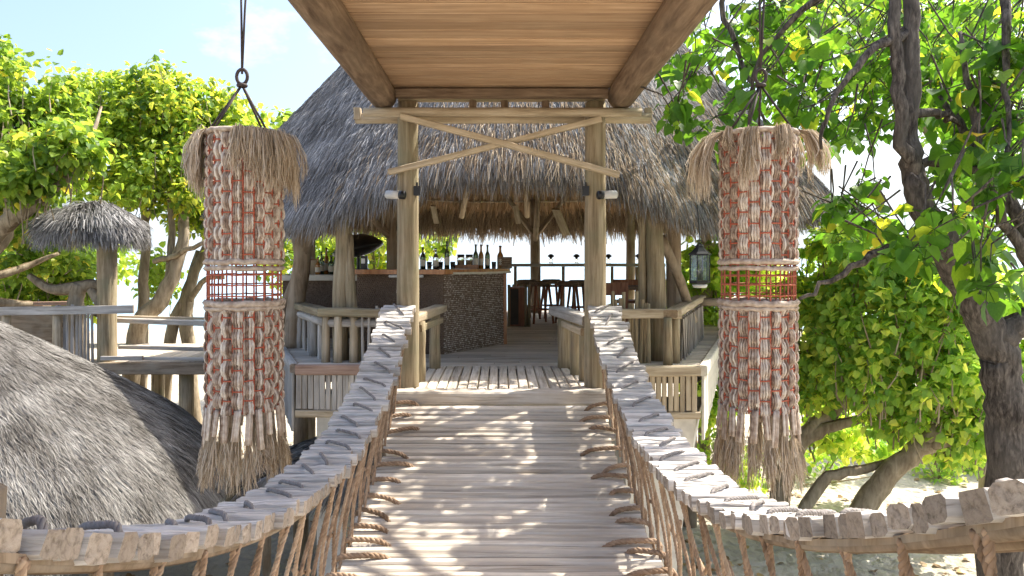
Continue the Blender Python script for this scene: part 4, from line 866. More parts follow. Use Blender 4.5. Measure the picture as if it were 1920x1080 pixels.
# ------------------------------------------------------------------ thatched hut below on the left
def hip_roof(root, A, B, Cc, D, apex, mat, N, L, w, name='thatch_roof', base='thatch_base', lift=.04, eave=.3, sag=.0):
    cs = [A, B, D, Cc]; b = MB(); bb = MB(); nu = 10
    for i in range(4):
        p, q = cs[i], cs[(i + 1) % 4]; g = []
        for r_ in range(nu + 1):
            for s in range(nu + 1):
                e = p.lerp(q, s / nu); x = Vector(apex).lerp(e, r_ / nu); t = r_ / nu; x.z += sag * math.sin(math.pi * t); x.z -= .18 * max(0, t - .85) / .15 * sag * 4; g.append(x)
        bb.add([tuple(x) for x in g], [(r_ * (nu + 1) + s, r_ * (nu + 1) + s + 1, (r_ + 1) * (nu + 1) + s + 1, (r_ + 1) * (nu + 1) + s) for r_ in range(nu) for s in range(nu)])
    roof = ob(name, bb.mesh(name, M[base], True), None, root)
    ar = []
    for i in range(4):
        p, q = cs[i], cs[(i + 1) % 4]; ar.append(((p - apex).cross(q - apex)).length * (1.0 if i in (0, 3) else .35))
    for i in range(4):
        p, q = np.array(cs[i]), np.array(cs[(i + 1) % 4]); n = int(N * ar[i] / sum(ar)); ap = np.array(apex)
        t = np.sqrt(rng.uniform(0, 1, n)); t = np.where(rng.random(n) < .5, np.round(t * 13 + rng.normal(0, .12, n)) / 13 * 1.0, t); t = np.clip(t, 0.01, 1); s = rng.uniform(0, 1, n)
        e = p + (q - p) * s[:, None]; pos = ap + (e - ap) * t[:, None]; pos[:, 2] += sag * np.sin(math.pi * t)
        nn = np.cross(p - ap, q - ap); nn = nn / np.linalg.norm(nn); nn = nn if nn[2] > 0 else -nn
        slope = (p + q) / 2 - ap; slope = slope - (q - p) * (slope.dot(q - p) / (q - p).dot(q - p)); d = unit(.55 * slope / np.linalg.norm(slope) + .45 * unit(e - ap)); d[:, 2] += -sag * .55 * -np.cos(math.pi * t) * 1.0 * .3
        blades(b, pos, unit(d), np.repeat(nn[None], n, 0), L, w, lift, .04, .10)
        ne = int(n * eave * .3); s = rng.uniform(0, 1, ne); e = p + (q - p) * s[:, None]; t = rng.uniform(.95, 1, ne); pos = ap + (e - ap) * t[:, None] - np.array((0, 0, .04)) * rng.random(ne)[:, None]
        d = unit(unit(e - ap) + np.array((0, 0, -.5)) * rng.uniform(.2, 1.6, ne)[:, None]); blades(b, pos, d, np.repeat(nn[None], ne, 0), L * 1.05, w, lift, .1, .2)
    tag(ob('thatch_strands', b.mesh('thatch_strands', M[mat]), None, roof), kind='stuff'); return roof
def round_roof(root, ctr, u, w, a, z_e, H, mat, N, L, wd, lift):
    ex = 2 / 3.4
    def pos(th, t):
        c, s_ = np.cos(th), np.sin(th); q = (np.sign(c) * np.abs(c) ** ex)[:, None] * u[None] + (np.sign(s_) * np.abs(s_) ** ex)[:, None] * w[None]
        z = z_e + H * (1 - t) ** .93 - .5 * np.clip(t - .86, 0, 1) ** 2 * 8
        p = ctr[None] + q * (a * t)[:, None]; p[:, 2] = z; return p
    nt, nr = 72, 16; th = np.linspace(0, 2 * math.pi, nt, endpoint=False); rows = [pos(th, np.full(nt, .01 + .99 * i / nr)) + rng.normal(0, .008, (nt, 3)) for i in range(nr + 1)]; b = MB()
    b.add(np.concatenate(rows), [(i * nt + j, i * nt + (j + 1) % nt, (i + 1) * nt + (j + 1) % nt, (i + 1) * nt + j) for i in range(nr) for j in range(nt)]); roof = ob('thatch_roof', b.mesh('thatch_roof', M['thatch_base'], True), None, root)
    b = MB(); th = np.concatenate([rng.uniform(-2.3, 2.3, int(N * .85)), rng.uniform(0, 2 * math.pi, N - int(N * .85))]); t = np.sqrt(rng.random(N)); row = np.round(t * 11 + .25 * np.sin(th * 9)) / 11; t = np.where(rng.random(N) < .62, row + rng.normal(0, .010, N), t); t = np.clip(t, .01, .985)
    p = pos(th, t); d = unit(pos(th, t + .01) - p); e = unit(pos(th + .01, t) - p); n = unit(np.cross(e, d)); n = np.where((n[:, 2] < 0)[:, None], -n, n); blades(b, p, d, n, L, wd, lift, .03, .12)
    N2 = N // 7; th = rng.uniform(-2.3, 2.3, N2); t = rng.uniform(.95, 1, N2); p = pos(th, t); d = unit(pos(th, t + .01) - p); e = unit(pos(th + .01, t) - p); n = unit(np.cross(e, d)); n = np.where((n[:, 2] < 0)[:, None], -n, n)
    blades(b, p - n * .03, unit(d + np.array((0, 0, -.4)) * rng.uniform(.1, 1.5, N2)[:, None]), n, L * .9, wd * 1.2, lift, .1, .2)
    tag(ob('thatch_strands', b.mesh('thatch_strands', M[mat]), None, roof), kind='stuff')
def hut():
    root = empty('thatched_hut', Vector((-6.3, 7.8, 0)), 'hut with broad grey thatched roof left below the bridge', 'hut')
    ze = -2.2; A, B = V(-2.40, 6.36, ze), V(-4.85, 11.8, ze); d = B - A; perp = Vector((-d.y, d.x, 0)); Cc = A + perp; D = B + perp
    apex = (A + D) / 2; apex.z = CZ - .20
    uu = np.array((A - Cc).normalized()); ww = np.array((B - A).normalized()); round_roof(root, np.array(apex), uu, ww, 3.04, CZ + ze, 2.0, 'hut', 210000, .26, .0050, .026)
    ctr = (A + D) / 2
    for cpt in (A, B, Cc, D):
        q = cpt.lerp(ctr, .32); log('post', Vector((q.x, q.y, -.2)), Vector((q.x, q.y, CZ + ze + .02)), .11, .1, M['brownpost'], root, 10, 4)
    for p, q in ((A, B), (A, Cc), (B, D)):
        a = p.lerp(ctr, .32); c = q.lerp(ctr, .32); log('eave_beam', Vector((a.x, a.y, CZ + ze - .04)), Vector((c.x, c.y, CZ + ze - .04)), .07, .07, M['brownpost'], root, 8, 3)
hut()
def awning():
    root = empty('small_thatched_roof', V(-2.4, 9.3, -4.2), 'small dark thatched roof tucked under the left deck corner', 'roof')
    z = -2.62; A, B, Cc, D = V(-1.2, 8.75, z), V(-1.2, 10.4, z), V(-2.95, 8.75, z), V(-2.95, 10.4, z); ap = V(-1.5, 9.5, -1.98)
    hip_roof(root, A, B, Cc, D, ap, 'hut', 9000, .32, .014, lift=.04)
    for p in (A, B, Cc, D):
        q = p.lerp(ap, .12); log('post', Vector((q.x, q.y, -.2)), Vector((q.x, q.y, CZ + z + .02)), .05, .05, M['brownpost'], root, 8, 2)
awning()

# ------------------------------------------------------------------ walkway with thatched gate on the far left
def left_side():
    root = empty('thatched_gate', V(-6.7, 12.7, -1.65), 'thatch-capped log gatepost on the left walkway', 'gate')
    log('post', Vector((-6.70, 12.7, -.1)), V(-6.72, 12.72, .72), .165, .15, M['post'], root, 14, 10, .04)
    log('cross_beam', V(-7.6, 13.05, .55), V(-6.6, 12.7, .55), .07, .07, M['brownpost'], root, 10, 3)
    z = .42; A, B, Cc, D = V(-6.25, 12.5, z + .1), V(-6.35, 13.6, z + .1), V(-7.75, 12.6, z + .1), V(-7.8, 13.6, z + .1); ap = V(-6.85, 13.0, .98)
    round_roof(root, np.array((-7.12, 12.9, 0)), np.array((1., .1, 0)), np.array((-.1, .72, 0)), .70, CZ + .60, .42, 'thatch', 9000, .36, .012, .11)
    # walkway floor
    root = empty('walkway_deck', V(-6, 13.5, -1.75), 'timber walkway deck on the far left', kind='structure')
    for i in range(16):
        x = -9.4 + i * .33
        beam('plank', V(x, 12.6 + .0, -1.72), V(x + .02, 15.4, -1.72), .32, .05, M['deck'], root, n=1)
    beam('edge_board', V(-9.6, 12.55, -1.80), V(-4.2, 12.55, -1.80), .09, .2, M['brownpost'], root)
    for x, y in ((-8.8, 12.8), (-5.4, 12.8), (-4.6, 12.8), (-6.9, 15), (-4.8, 15.1), (-8.8, 15)): log('pile', Vector((x, y, -.2)), V(x, y, -1.78), .13, .12, M['post'], root, 10, 3)
    log('brace', Vector((-5.4, 12.7, .9)), V(-4.3, 12.7, -1.95), .06, .05, M['pale'], root, 8, 3)
    root = empty('walkway_railing', V(-6, 12.4, -1.75), 'weathered plank railing with thin pickets along the left walkway', 'railing')
    beam('top_rail', V(-8.4, 12.42, -.83), V(-6.13, 12.45, -.80), .05, .14, M['grey'], root, n=3)
    beam('top_rail', V(-9.6, 13.3, -.77), V(-7.6, 13.4, -.75), .14, .07, M['brownedge'], root, n=3)
    beam('top_rail', V(-6.75, 13.1, -1.03), V(-4.5, 13.1, -1.11), .16, .09, M['grey'], root, n=3); beam('top_rail', V(-6.75, 13.16, -.97), V(-4.5, 13.3, -1.04), .10, .04, M['pale'], root)
    beam('lower_rail', V(-6.7, 13.1, -1.50), V(-4.5, 13.1, -1.56), .10, .06, M['grey'], root); beam('lower_rail', V(-6.7, 12.5, -1.62), V(-6.0, 12.5, -1.62), .05, .07, M['grey'], root)
    beam('lower_rail', V(-6.1, 12.62, -1.64), V(-4.5, 12.62, -1.66), .06, .05, M['grey'], root)
    sticks(root, V(-7.55, 12.6, 0), V(-6.85, 12.6, 0), 10, -1.72, -.78, M['grey'], .025, .06, 'picket')
    for x in (-8.3, -7.45): log('rail_post', V(x, 12.52, -1.75), V(x, 12.52, -.86), .07, .065, M['pale'], root, 10, 3)
    beam('back_board', V(-9.6, 12.9, -1.2), V(-7.5, 12.9, -1.2), .05, .55, M['brownpost'], root)
    # gnarled stump carved like a perch
    root = empty('driftwood_stump', V(-7.35, 12.95, -1.7), 'gnarled driftwood stump behind the picket railing', 'stump')
    for pts in ([(0, 0, 0, .15), (.0, 0, .6, .15), (-.03, 0, 1.05, .13), (.05, 0, 1.3, .14)], [(-.9, .1, 1.45, .05), (-.5, .05, 1.22, .09), (-.05, 0, 1.24, .11), (.3, -.02, 1.30, .09), (.5, -.03, 1.22, .05)], [(.25, -.02, 1.22, .08), (.42, -.05, .95, .09), (.36, -.05, .75, .06)]):
        s = smooth_path(pts, 4); b = MB(); b.tube([x[:3] for x in s], s[:, 3], 9, True, .5, .2); ob('limb', b.mesh('limb', M['bark2'], True), Matrix.Translation(V(-7.35, 12.95, -1.7)), root)
left_side()

# ------------------------------------------------------------------ trees
HEART = np.array([(0, 0, 0), (-.26, -.10, .05), (-.50, .17, .11), (-.39, .58, .07), (0, 1.05, -.14), (.39, .58, .07), (.50, .17, .11), (.26, -.10, .05), (0, .38, .0)], float)
HEART_Q = np.array([(8, 0, 1, 2), (8, 2, 3, 4), (8, 4, 5, 6), (8, 6, 7, 0)])
SIMPLE = np.array([(0, 0, 0), (-.42, .10, .10), (-.36, .62, .07), (0, 1.0, -.12), (.36, .62, .07), (.42, .10, .10)], float)
SIMPLE_Q = np.array([(0, 1, 2, 3), (0, 3, 4, 5)])
def axes_of(tip, nrm):
    y = unit(tip); z = nrm - y * np.sum(nrm * y, 1)[:, None]; z = unit(z); x = np.cross(y, z); return x, y, z
def leaf_batch(mb, tmpl, quads, pos, tip, nrm, size, rnd):
    x, y, z = axes_of(tip, nrm); k = len(pos); m = len(tmpl)
    v = pos[:, None, :] + size[:, None, None] * (tmpl[None, :, 0:1] * x[:, None] + tmpl[None, :, 1:2] * y[:, None] + tmpl[None, :, 2:3] * z[:, None])
    q = (np.arange(k) * m)[:, None, None] + quads[None]
    mb.add(v.reshape(-1, 3), q.reshape(-1, 4), rnd=np.repeat(rnd, m))
def clusters(centres, per, spread, size, droop=.55):
    k = len(centres) * per; c = np.repeat(centres, per, 0)
    d = rng.normal(0, 1, (k, 3)); d[:, 2] *= .7; d = unit(d)
    pos = c + d * (spread * rng.uniform(.25, 1, k))[:, None]
    tip = unit(d * .75 + np.array((0, 0, -droop)) + rng.normal(0, .3, (k, 3)))
    nrm = unit(d * .5 + np.array((0, 0, .8)) + rng.normal(0, .35, (k, 3)))
    return pos, tip, nrm, size * rng.uniform(.6, 1.2, k)
def in_ball(c, r, n):
    d = rng.normal(0, 1, (n, 3)); d = unit(d) * (rng.random(n) ** .42)[:, None]; return np.array(c) + d * np.array(r)
def blob(px, py, Y, rx, ry, rd=None):
    c = P(px, py, Y); s = Y / F; return (np.array(c), np.array((rx * s, rd if rd else max(rx, ry) * s, ry * s)), rx * ry)
def limb(name, pts, mat, root, sides=10, k=5, wob=.12):
    s = smooth_path(pts, k); p0 = Vector(s[0][:3]); s[1:-1, :3] += rng.normal(0, .012, (len(s) - 2, 3)); b = MB(); b.tube([Vector(x[:3]) - p0 for x in s], np.maximum(s[:, 3], .004), sides, True, .5, wob)
    return ob(name, b.mesh(name, mat, True), Matrix.Translation(p0), root)
def pt(px, py, Y, r): return (*P(px, py, Y), r)
def tree(label, base, limbs, blobs, leaf, size, per=7, dens=28., bark='bark2', group=None, spread=.2, name='tree', gap=1.5):
    root = empty(name, Vector(base), label, 'tree', group)
    for i, l in enumerate(limbs): limb('trunk' if i == 0 else 'branch', l, M[bark], root)
    cs = np.concatenate([in_ball(b[0], b[1] * 1.12, max(10, int(b[2] / dens * 1.5))) for b in blobs])
    cs = np.array([c for c in cs if mnoise.noise((c[0] * gap, c[1] * gap, c[2] * gap * 1.2)) > -.16])
    mb = MB(); pos, tip, nrm, sz = clusters(cs, per, spread, size); crv = np.repeat(rng.random(len(cs)), per)
    leaf_batch(mb, SIMPLE, SIMPLE_Q, pos, tip, nrm, sz, np.clip(.55 * crv + .45 * rng.random(len(pos)), 0, .999))
    crown = tag(ob('crown', mb.mesh('crown', M[leaf]), None, root), kind='stuff')
    tw = MB(); sel = cs[rng.random(len(cs)) < .22]                  # twigs reach into the crown
    for c in sel:
        b = blobs[int(rng.integers(len(blobs)))]; a = c + (b[0] - c) * .12 + np.array((rng.normal(0, .08), rng.normal(0, .08), -.45)); tw.tube([a, (a + c) / 2 + rng.normal(0, .03, 3), c], [.014, .010, .005], 4, False)
    if len(sel): tag(ob('twigs', tw.mesh('twigs', M[bark], True), None, crown), kind='stuff')
    return root
def g(px, Y, r, z=-.15): return ((px - 940) * Y / F, Y, z, r)
def left_trees():
    G = 'leafy trees on the left'
    tree('tree at the far left edge with a thick slanting grey limb', g(-90, 13, .2)[:3],
         [[g(-110, 12.6, .24), pt(-70, 560, 12.6, .2), pt(-15, 450, 12.4, .17), pt(60, 385, 12.2, .12), pt(118, 335, 12.2, .09), pt(165, 270, 12.6, .05), pt(190, 200, 13.2, .02)],
          [pt(-40, 490, 12.5, .13), pt(10, 440, 12.9, .1), pt(30, 300, 13.3, .06), pt(40, 170, 13.3, .03)],
          [pt(-70, 560, 12.6, .1), pt(40, 570, 13.2, .07), pt(95, 575, 13.6, .04)], [pt(-60, 530, 12.6, .09), pt(50, 500, 13.3, .06), pt(110, 475, 13.5, .03)], [pt(-60, 600, 12.6, .08), pt(30, 620, 13.6, .05), pt(90, 600, 13.8, .03)]],
         [blob(35, 160, 13.2, 65, 75), blob(-20, 230, 13, 90, 110), blob(60, 280, 13.2, 95, 75), blob(20, 380, 13.6, 80, 70), blob(110, 200, 14, 45, 55), blob(60, 500, 14.5, 80, 60), blob(20, 570, 15, 70, 40), blob(130, 540, 15.5, 50, 60), blob(120, 270, 11.9, 60, 45), blob(30, 330, 11.8, 70, 45)], 'leafB', .148, group=G)
    tree('tree with bare grey twigs above the thatched gatepost', g(268, 16, .1)[:3],
         [[g(262, 16, .13), pt(266, 600, 16, .12), pt(270, 500, 16, .10), pt(272, 400, 16, .08), pt(240, 300, 16, .06), pt(160, 190, 15.6, .03)], [pt(240, 300, 16, .05), pt(150, 240, 15.4, .03), pt(140, 150, 15.3, .012)], [pt(272, 420, 16, .06), pt(320, 300, 16.2, .03)]],
         [blob(170, 200, 15.8, 55, 65), blob(215, 250, 15.6, 70, 70), blob(130, 300, 15.4, 70, 60), blob(215, 345, 15, 80, 50), blob(240, 180, 16.3, 40, 50), blob(300, 520, 17, 30, 50)], 'leafB', .148, group=G)
    tree('tree with leaning pale trunk and rounded tall crown mid left', g(245, 15.5, .17)[:3],
         [[g(238, 15.4, .19), pt(255, 630, 15.4, .18), pt(300, 565, 15.4, .17), pt(332, 490, 15.5, .14), pt(345, 420, 15.6, .11), pt(330, 300, 15.8, .06), pt(310, 160, 16, .02)], [pt(318, 520, 15.5, .09), pt(322, 430, 15.7, .07), pt(318, 370, 15.7, .05)], [pt(290, 490, 15.7, .06), pt(330, 478, 15.3, .06), pt(385, 452, 15.0, .04)]],
         [blob(302, 170, 16, 45, 62), blob(270, 240, 16, 65, 65), blob(335, 230, 16, 55, 75), blob(300, 320, 15.8, 95, 60), blob(350, 340, 15.4, 50, 50)], 'leafB', .148, group=G)
    tree('tree with forked trunks just left of the hanging rope lantern', g(380, 17, .13)[:3],
         [[g(372, 17, .17), pt(352, 640, 17, .16), pt(350, 580, 17, .15), pt(362, 520, 17, .12), pt(392, 450, 17, .09), pt(420, 330, 17, .05), pt(420, 210, 17, .02)], [g(300, 17, .14), pt(320, 630, 17, .13), pt(345, 560, 17, .10), pt(372, 470, 17, .06)], [pt(350, 570, 17, .07), pt(385, 525, 16.6, .06), pt(420, 520, 16.4, .04)]],
         [blob(385, 200, 17, 50, 55), blob(430, 235, 17, 60, 60), blob(380, 300, 17, 80, 60), blob(450, 320, 17, 80, 80), blob(500, 260, 18, 50, 50), blob(360, 400, 16.6, 60, 40), blob(440, 430, 17, 60, 50)], 'leafB', .148, group=G)
    tree('tree peeping out beside the left slope of the great roof', g(560, 21, .1)[:3], [[g(560, 21, .14), pt(560, 500, 21, .12), pt(545, 330, 21, .06), pt(540, 240, 21, .02)]],
         [blob(538, 240, 21, 28, 34), blob(560, 300, 21, 50, 50), blob(545, 480, 22, 50, 70)], 'leafB', .2, group=G)
    tree('sunny tree seen through the bar behind the counter', g(700, 24, .1)[:3], [[g(705, 24, .14), pt(700, 520, 24, .12), pt(690, 430, 24, .06), pt(690, 380, 24, .03)]],
         [blob(620, 460, 24, 60, 50), blob(700, 460, 24, 55, 45), blob(790, 440, 24, 40, 34), blob(835, 455, 24, 20, 22), blob(690, 520, 24, 70, 30)], 'leafB', .22, group=G)
    tree('distant low trees along the left shore', g(120, 30, .1)[:3], [[g(120, 30, .2), pt(110, 500, 30, .12)], [g(20, 30, .2), pt(30, 500, 30, .12)]],
         [blob(60, 500, 30, 110, 70), blob(180, 480, 30, 70, 60), blob(-60, 520, 30, 90, 80)], 'leafB', .3, dens=40, group=G)
left_trees()
def right_trees():
    G = 'leafy trees on the right beyond the bridge'
    tree('tree with a thick limb bending low over the sand at right', g(1600, 11.3, .2)[:3],
         [[g(1585, 11.3, .19), pt(1625, 945, 11.2, .17), pt(1690, 865, 11, .15), pt(1745, 825, 10.8, .13), pt(1768, 770, 10.8, .11), pt(1765, 690, 10.9, .09), pt(1735, 600, 11, .06), pt(1700, 480, 11, .03)],
          [pt(1735, 835, 10.8, .10), pt(1800, 815, 10.6, .08), pt(1850, 740, 10.4, .05)], [pt(1755, 720, 10.9, .06), pt(1740, 640, 10.8, .05), pt(1722, 540, 10.8, .03)]],
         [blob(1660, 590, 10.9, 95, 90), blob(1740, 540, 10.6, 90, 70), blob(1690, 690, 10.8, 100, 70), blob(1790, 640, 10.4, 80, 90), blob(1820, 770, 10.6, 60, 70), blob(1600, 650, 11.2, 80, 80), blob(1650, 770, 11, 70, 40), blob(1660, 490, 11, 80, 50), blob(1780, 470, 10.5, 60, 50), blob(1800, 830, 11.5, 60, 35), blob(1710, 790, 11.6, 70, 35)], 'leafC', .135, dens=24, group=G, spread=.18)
    tree('tree with two low branches right behind the right rope lantern', g(1460, 12.2, .16)[:3],
         [[g(1455, 12, .18), pt(1470, 900, 12, .16), pt(1505, 820, 11.9, .14), pt(1570, 760, 11.8, .11), pt(1600, 650, 11.8, .06)], [pt(1495, 830, 11.9, .11), pt(1560, 800, 11.7, .09), pt(1640, 775, 11.5, .06), pt(1690, 740, 11.3, .03)],
          [g(1475, 11.4, .10), pt(1540, 905, 11.4, .09), pt(1620, 880, 11.3, .07), pt(1720, 850, 11.2, .04)]],
         [blob(1540, 560, 12, 70, 70), blob(1560, 690, 11.8, 70, 70), blob(1480, 620, 12.6, 80, 90), blob(1600, 520, 12, 60, 45), blob(1500, 720, 12, 50, 40), blob(1570, 465, 12, 60, 40), blob(1560, 800, 12.6, 60, 40), blob(1630, 830, 12.8, 60, 30)], 'leafC', .135, dens=24, group=G, spread=.18)
    tree('bushy tree between the glass lantern and the right rope lantern', g(1360, 14.5, .12)[:3], [[g(1365, 14.5, .14), pt(1360, 700, 14.5, .12), pt(1350, 600, 14.5, .09), pt(1360, 480, 14.5, .03)]],
         [blob(1330, 520, 14.5, 60, 70), blob(1400, 520, 14.5, 60, 70), blob(1330, 640, 14.3, 70, 80), blob(1410, 660, 14.5, 60, 70), blob(1330, 750, 14, 45, 45), blob(1270, 560, 15.5, 35, 70)], 'leafC', .18, dens=30, group=G)
    tree('distant tree behind the big right trunk', g(1800, 17, .12)[:3], [[g(1800, 17, .16), pt(1800, 700, 17, .14), pt(1790, 560, 17, .06)]],
         [blob(1740, 540, 17, 130, 60), blob(1860, 600, 17, 110, 90), blob(1900, 720, 16, 80, 80), blob(1650, 520, 18, 110, 50), blob(1850, 800, 16, 70, 40), blob(2060, 640, 16, 120, 120), blob(2200, 680, 16, 90, 110)], 'leafC', .2, dens=36, group=G)
    tree('tall leafy tree filling the sky behind the big right trunk', g(1850, 12.5, .14)[:3], [[g(1850, 12.5, .15), pt(1855, 600, 12.5, .13), pt(1830, 300, 12.5, .09), pt(1790, 60, 12.5, .04)], [pt(1850, 420, 12.5, .07), pt(1700, 200, 12.3, .04), pt(1560, 60, 12.2, .02)]],
         [blob(1480, 50, 12.2, 90, 80), blob(1600, 40, 12.2, 100, 90), blob(1740, 60, 12.4, 100, 110), blob(1870, 60, 12.4, 90, 110), blob(1890, 230, 12.4, 70, 90), blob(1780, 210, 12.4, 70, 60), blob(1620, 170, 12.4, 60, 50)], 'leafC', .15, dens=80, group=G)
    rngs = [(1345, 845, 13.5), (1400, 880, 13), (1530, 850, 14.5), (1760, 880, 14.5), (1800, 850, 15), (1640, 850, 16)]
    for (px, py, Y), lb in zip(rngs, ('low shrub under the right deck corner', 'low shrub at the foot of the right rope lantern', 'thin sapling behind the low right limb', 'thin sapling left of the big right trunk', 'low shrub close left of the big right trunk', 'low shrub between the two bending limbs')):
        root = empty('shrub', Vector(g(px, Y, 0)[:3]), lb, 'shrub', 'low shrubs on the sand'); mb = MB(); c0 = P(px, py, Y)
        for k in range(6):
            a = Vector(g(px, Y, 0)[:3]); e = c0 + Vector((rng.normal(0, .3), rng.normal(0, .3), rng.normal(.1, .25))); mb.tube([a, (a + e) / 2 + Vector(rng.normal(0, .05, 3)), e], [.018, .012, .006], 4, False)
        ob('stems', mb.mesh('stems', M['bark2'], True), None, root)
        mb = MB(); cs = in_ball(tuple(c0), (.45, .45, .4), 45); pos, tip, nrm, sz = clusters(cs, 5, .15, .12); leaf_batch(mb, SIMPLE, SIMPLE_Q, pos, tip, nrm, sz, rng.random(len(pos)))
        tag(ob('foliage', mb.mesh('foliage', M['leafC']), None, root), kind='stuff')
right_trees()

def big_tree():
    root = empty('broadleaf_tree', Vector((4.05, 5.6, 0)), 'big leaning broadleaf tree at right with rough bark and large backlit leaves', 'tree')
    T = [[(3.80, 5.75, -.15, .19), (3.78, 5.72, 1.2, .165), pt(1890, 900, 5.6, .145), pt(1880, 740, 5.6, .135), pt(1868, 650, 5.6, .13), pt(1815, 550, 5.55, .115), pt(1765, 450, 5.5, .10), pt(1720, 360, 5.5, .088), pt(1706, 270, 5.5, .07), pt(1706, 120, 5.5, .06), pt(1706, -60, 5.5, .055), pt(1680, -260, 5.6, .06), pt(1640, -420, 5.8, .04)]]
    limb('trunk', T[0], M['bark'], root, 16, 6, .10)
    for l in ([pt(1716, 340, 5.5, .06), pt(1690, 250, 5.42, .05), pt(1682, 120, 5.42, .046), pt(1672, 10, 5.42, .042), pt(1672, -160, 5.5, .04)],
              [pt(1858, 655, 5.6, .13), pt(1900, 615, 5.55, .10), pt(1960, 580, 5.5, .09), pt(2060, 480, 5.4, .07), pt(2170, 360, 5.3, .05), pt(2230, 200, 5.3, .02)],
              [pt(1990, 560, 5.5, .08), pt(1930, 440, 5.6, .06), pt(1870, 340, 5.7, .045), pt(1845, 290, 5.7, .04), pt(1760, 180, 5.8, .02)],
              [pt(1935, 500, 5.55, .05), pt(1870, 395, 5.5, .035), pt(1845, 300, 5.5, .03), pt(1815, 170, 5.6, .025), pt(1800, 60, 5.7, .015)],
              [pt(1715, 310, 5.5, .04), pt(1780, 305, 5.6, .033), pt(1850, 320, 5.7, .03)], [pt(1710, 215, 5.5, .035), pt(1765, 212, 5.6, .03), pt(1800, 235, 5.7, .015)],
              [pt(1700, -60, 5.6, .05), pt(1560, -20, 6.0, .035), pt(1440, 90, 6.3, .022), pt(1410, 170, 6.4, .015), pt(1404, 260, 6.4, .01)],
              [pt(1690, -200, 5.6, .05), pt(1520, -160, 6.3, .04), pt(1360, -20, 6.7, .028), pt(1390, 110, 6.7, .022), pt(1440, 245, 6.6, .012)],
              [pt(1700, 60, 5.5, .04), pt(1620, 110, 5.3, .028), pt(1560, 190, 5.2, .018), pt(1540, 280, 5.2, .01)], [pt(1752, 440, 5.5, .045), pt(1650, 470, 5.2, .03), pt(1570, 520, 5.1, .02), pt(1500, 560, 5.1, .012)],
              [pt(1780, -200, 5.6, .04), pt(1880, 0, 5.4, .035), pt(1885, 160, 5.2, .02), pt(1890, 330, 5.0, .012)],
              [pt(1690, -250, 5.6, .05), pt(1600, -330, 6.4, .04), pt(1430, -330, 7.2, .03), pt(1320, -220, 7.6, .02)], [pt(1690, -300, 5.7, .05), pt(1800, -420, 6.6, .04), pt(1800, -500, 7.8, .02)]):
        limb('branch', l, M['bark'], root, 8, 5, .12)
    vis = [(1300, 120, 6.9, 50, 75, 22), (1285, 215, 6.6, 45, 42, 16), (1345, 240, 6.5, 30, 38, 10), (1400, 60, 6.9, 85, 85, 34), (1415, 180, 6.6, 70, 60, 24), (1500, 60, 6.4, 85, 85, 34), (1510, 170, 6.2, 70, 55, 22), (1480, 230, 6.6, 50, 30, 9), (1590, 90, 5.8, 75, 90, 30), (1600, 220, 5.6, 70, 60, 22),
           (1620, 300, 5.2, 60, 40, 11), (1690, 400, 4.9, 60, 60, 11), (1600, 420, 5.6, 50, 40, 10), (1690, 470, 5.0, 50, 45, 9), (1570, 350, 6, 25, 22, 3), (1740, 150, 5.2, 60, 110, 16), (1800, 90, 5.8, 90, 110, 34), (1890, 80, 5.4, 60, 100, 24), (1850, 230, 5.6, 80, 60, 22), (1880, 310, 5.0, 60, 60, 18), (1800, 330, 6, 60, 50, 12), (1880, 520, 4.8, 50, 40, 8), (1780, 470, 5.9, 40, 30, 5), (1850, 420, 6.2, 60, 40, 8), (1330, 20, 7.2, 60, 50, 14), (1520, 330, 6.4, 30, 30, 3), (1600, 380, 6.6, 60, 45, 12), (1650, 450, 6.6, 55, 45, 12), (1540, 290, 7.0, 50, 35, 8), (1820, 500, 6.2, 40, 40, 6), (1900, 560, 6.0, 40, 40, 7), (2110, 330, 5.5, 110, 150, 26), (2060, 120, 5.8, 120, 130, 26)]
    cs = []; 
    for px, py, Y, rx, ry, n in vis: b = blob(px, py, Y, rx, ry, .55); cs.append(in_ball(b[0], b[1], n))
    up = [((3.0, 7.4, CZ + 3.0), (1.6, 1.5, 1.1), 150), ((2.2, 7.6, CZ + 2.6), (1.0, 1.3, .7), 90), ((4.2, 6.6, CZ + 2.8), (1.3, 1.3, 1.1), 90), ((3.4, 8.6, CZ + 2.2), (1.4, 1.0, 1.0), 70), ((4.3, 8.4, CZ + 3.6), (1.6, 1.2, 1.0), 70)]
    for c, r_, n in up: cs.append(in_ball(c, r_, n))
    for px, py, Y, rx, ry, n in ((1480, 90, 9.0, 150, 110, 60), (1640, 120, 8.8, 150, 120, 70), (1800, 120, 8.6, 130, 130, 70), (1880, 280, 8.2, 90, 110, 36), (1600, 240, 8.6, 110, 50, 22), (1900, 420, 7.8, 60, 60, 14)): b = blob(px, py, Y, rx, ry, .8); cs.append(in_ball(b[0], b[1], n))
    cs = np.concatenate(cs)
    # crown shaped for light: clusters dropped along sun rays to put sun on the deck
    h_ = cs[:, 2] - (CZ - 1.75); k_ = 1 / math.tan(SUN_EL); sx_ = cs[:, 0] - SUN_DIR.x * k_ * h_; sy_ = cs[:, 1] - SUN_DIR.y * k_ * h_
    on = np.abs(sx_) < 1.35; keep = np.where(on & (sy_ < 4.75) & (sx_ > -1.0), .0, np.where(on & (sy_ < 7.5), .30, .97)); cs = cs[rng.random(len(cs)) < keep]
    per = 6; pos, tip, nrm, sz = clusters(cs, per, .17, .135, .75); sz *= rng.uniform(.65, 1.2, len(sz)); rr = np.clip(.35 * np.repeat(rng.random(len(cs)), per) + .65 * rng.random(len(pos)), 0, .999)
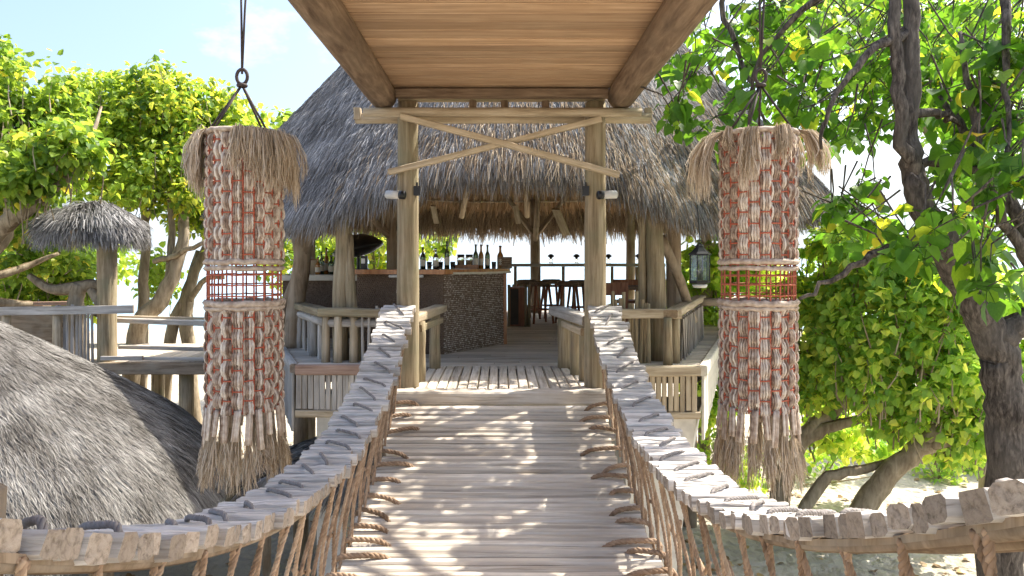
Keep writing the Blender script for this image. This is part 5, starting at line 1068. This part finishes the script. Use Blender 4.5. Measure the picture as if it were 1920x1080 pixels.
    # the leaves that show largest are single pieces, the rest one mass
    px = 940 + pos[:, 0] * F / pos[:, 1]; py = 490 - (pos[:, 2] - CZ) * F / pos[:, 1]; vis_ = (px > 1200) & (px < 1920) & (py > 0) & (py < 1000)
    score = np.where(vis_, sz / pos[:, 1], 0); order = np.argsort(-score); big = order[:300]; rest = order[300:]
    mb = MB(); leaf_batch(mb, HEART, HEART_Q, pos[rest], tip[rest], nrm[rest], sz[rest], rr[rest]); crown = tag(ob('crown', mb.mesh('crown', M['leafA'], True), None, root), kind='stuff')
    lm = []
    for k in range(10):
        mb = MB(); t = HEART.copy(); t[:, 2] *= random.uniform(.4, 1.6); t[:, 0] *= random.uniform(.88, 1.1); mb.add(t, HEART_Q, rnd=k / 10.); lm.append(mb.mesh('leaf', M['leafA'], True))
    x, y, z = axes_of(tip, nrm)
    for i in big:
        s = sz[i]; Mx = Matrix(((x[i][0] * s, y[i][0] * s, z[i][0] * s, pos[i][0]), (x[i][1] * s, y[i][1] * s, z[i][1] * s, pos[i][1]), (x[i][2] * s, y[i][2] * s, z[i][2] * s, pos[i][2]), (0, 0, 0, 1)))
        ob('leaf', random.choice(lm), Mx, root)
    tw = MB()
    for c in cs:
        L = rng.uniform(.3, .7); dirv = np.array((rng.normal(.3, .5), rng.normal(0, .5), rng.uniform(.3, 1))); a = c + dirv / np.linalg.norm(dirv) * L; tw.tube([a, (a + c) / 2 + rng.normal(0, .03, 3), c], [.009, .007, .004], 4, False)
    tag(ob('twigs', tw.mesh('twigs', M['bark'], True), None, crown), kind='stuff')
    pe = MB(); cc = np.repeat(cs, per, 0); sel = vis_
    for a, c in zip(cc[sel], pos[sel]): pe.tube([a, c], .003, 3, False)
    tag(ob('leaf_stalks', pe.mesh('leaf_stalks', M['leafA'], True), None, crown), kind='stuff')
big_tree()

# ------------------------------------------------------------------ fallen leaves
def litter():
    mb = MB(); n = 900; x = rng.uniform(1.5, 12, n); y = rng.uniform(6, 19, n); k = n // 4; x[:k] = rng.uniform(-9, -1.5, k)
    z = np.array([.16 * max(0, 1 - abs(a) / 60) * mnoise.noise((a * .35, b * .35, 0)) for a, b in zip(x, y)]) + .02
    pos = np.stack([x, y, z], 1); a = rng.uniform(0, 6.283, n); tip = np.stack([np.cos(a), np.sin(a), rng.normal(0, .12, n)], 1); nrm = unit(np.array((0, 0, 1.)) + rng.normal(0, .2, (n, 3)))
    leaf_batch(mb, HEART, HEART_Q, pos, tip, nrm, rng.uniform(.06, .13, n), rng.random(n))
    tag(ob('fallen_leaves', mb.mesh('fallen_leaves', M['dryleaf'])), 'dry brown leaves scattered over the sand', 'leaves', kind='stuff')
litter()
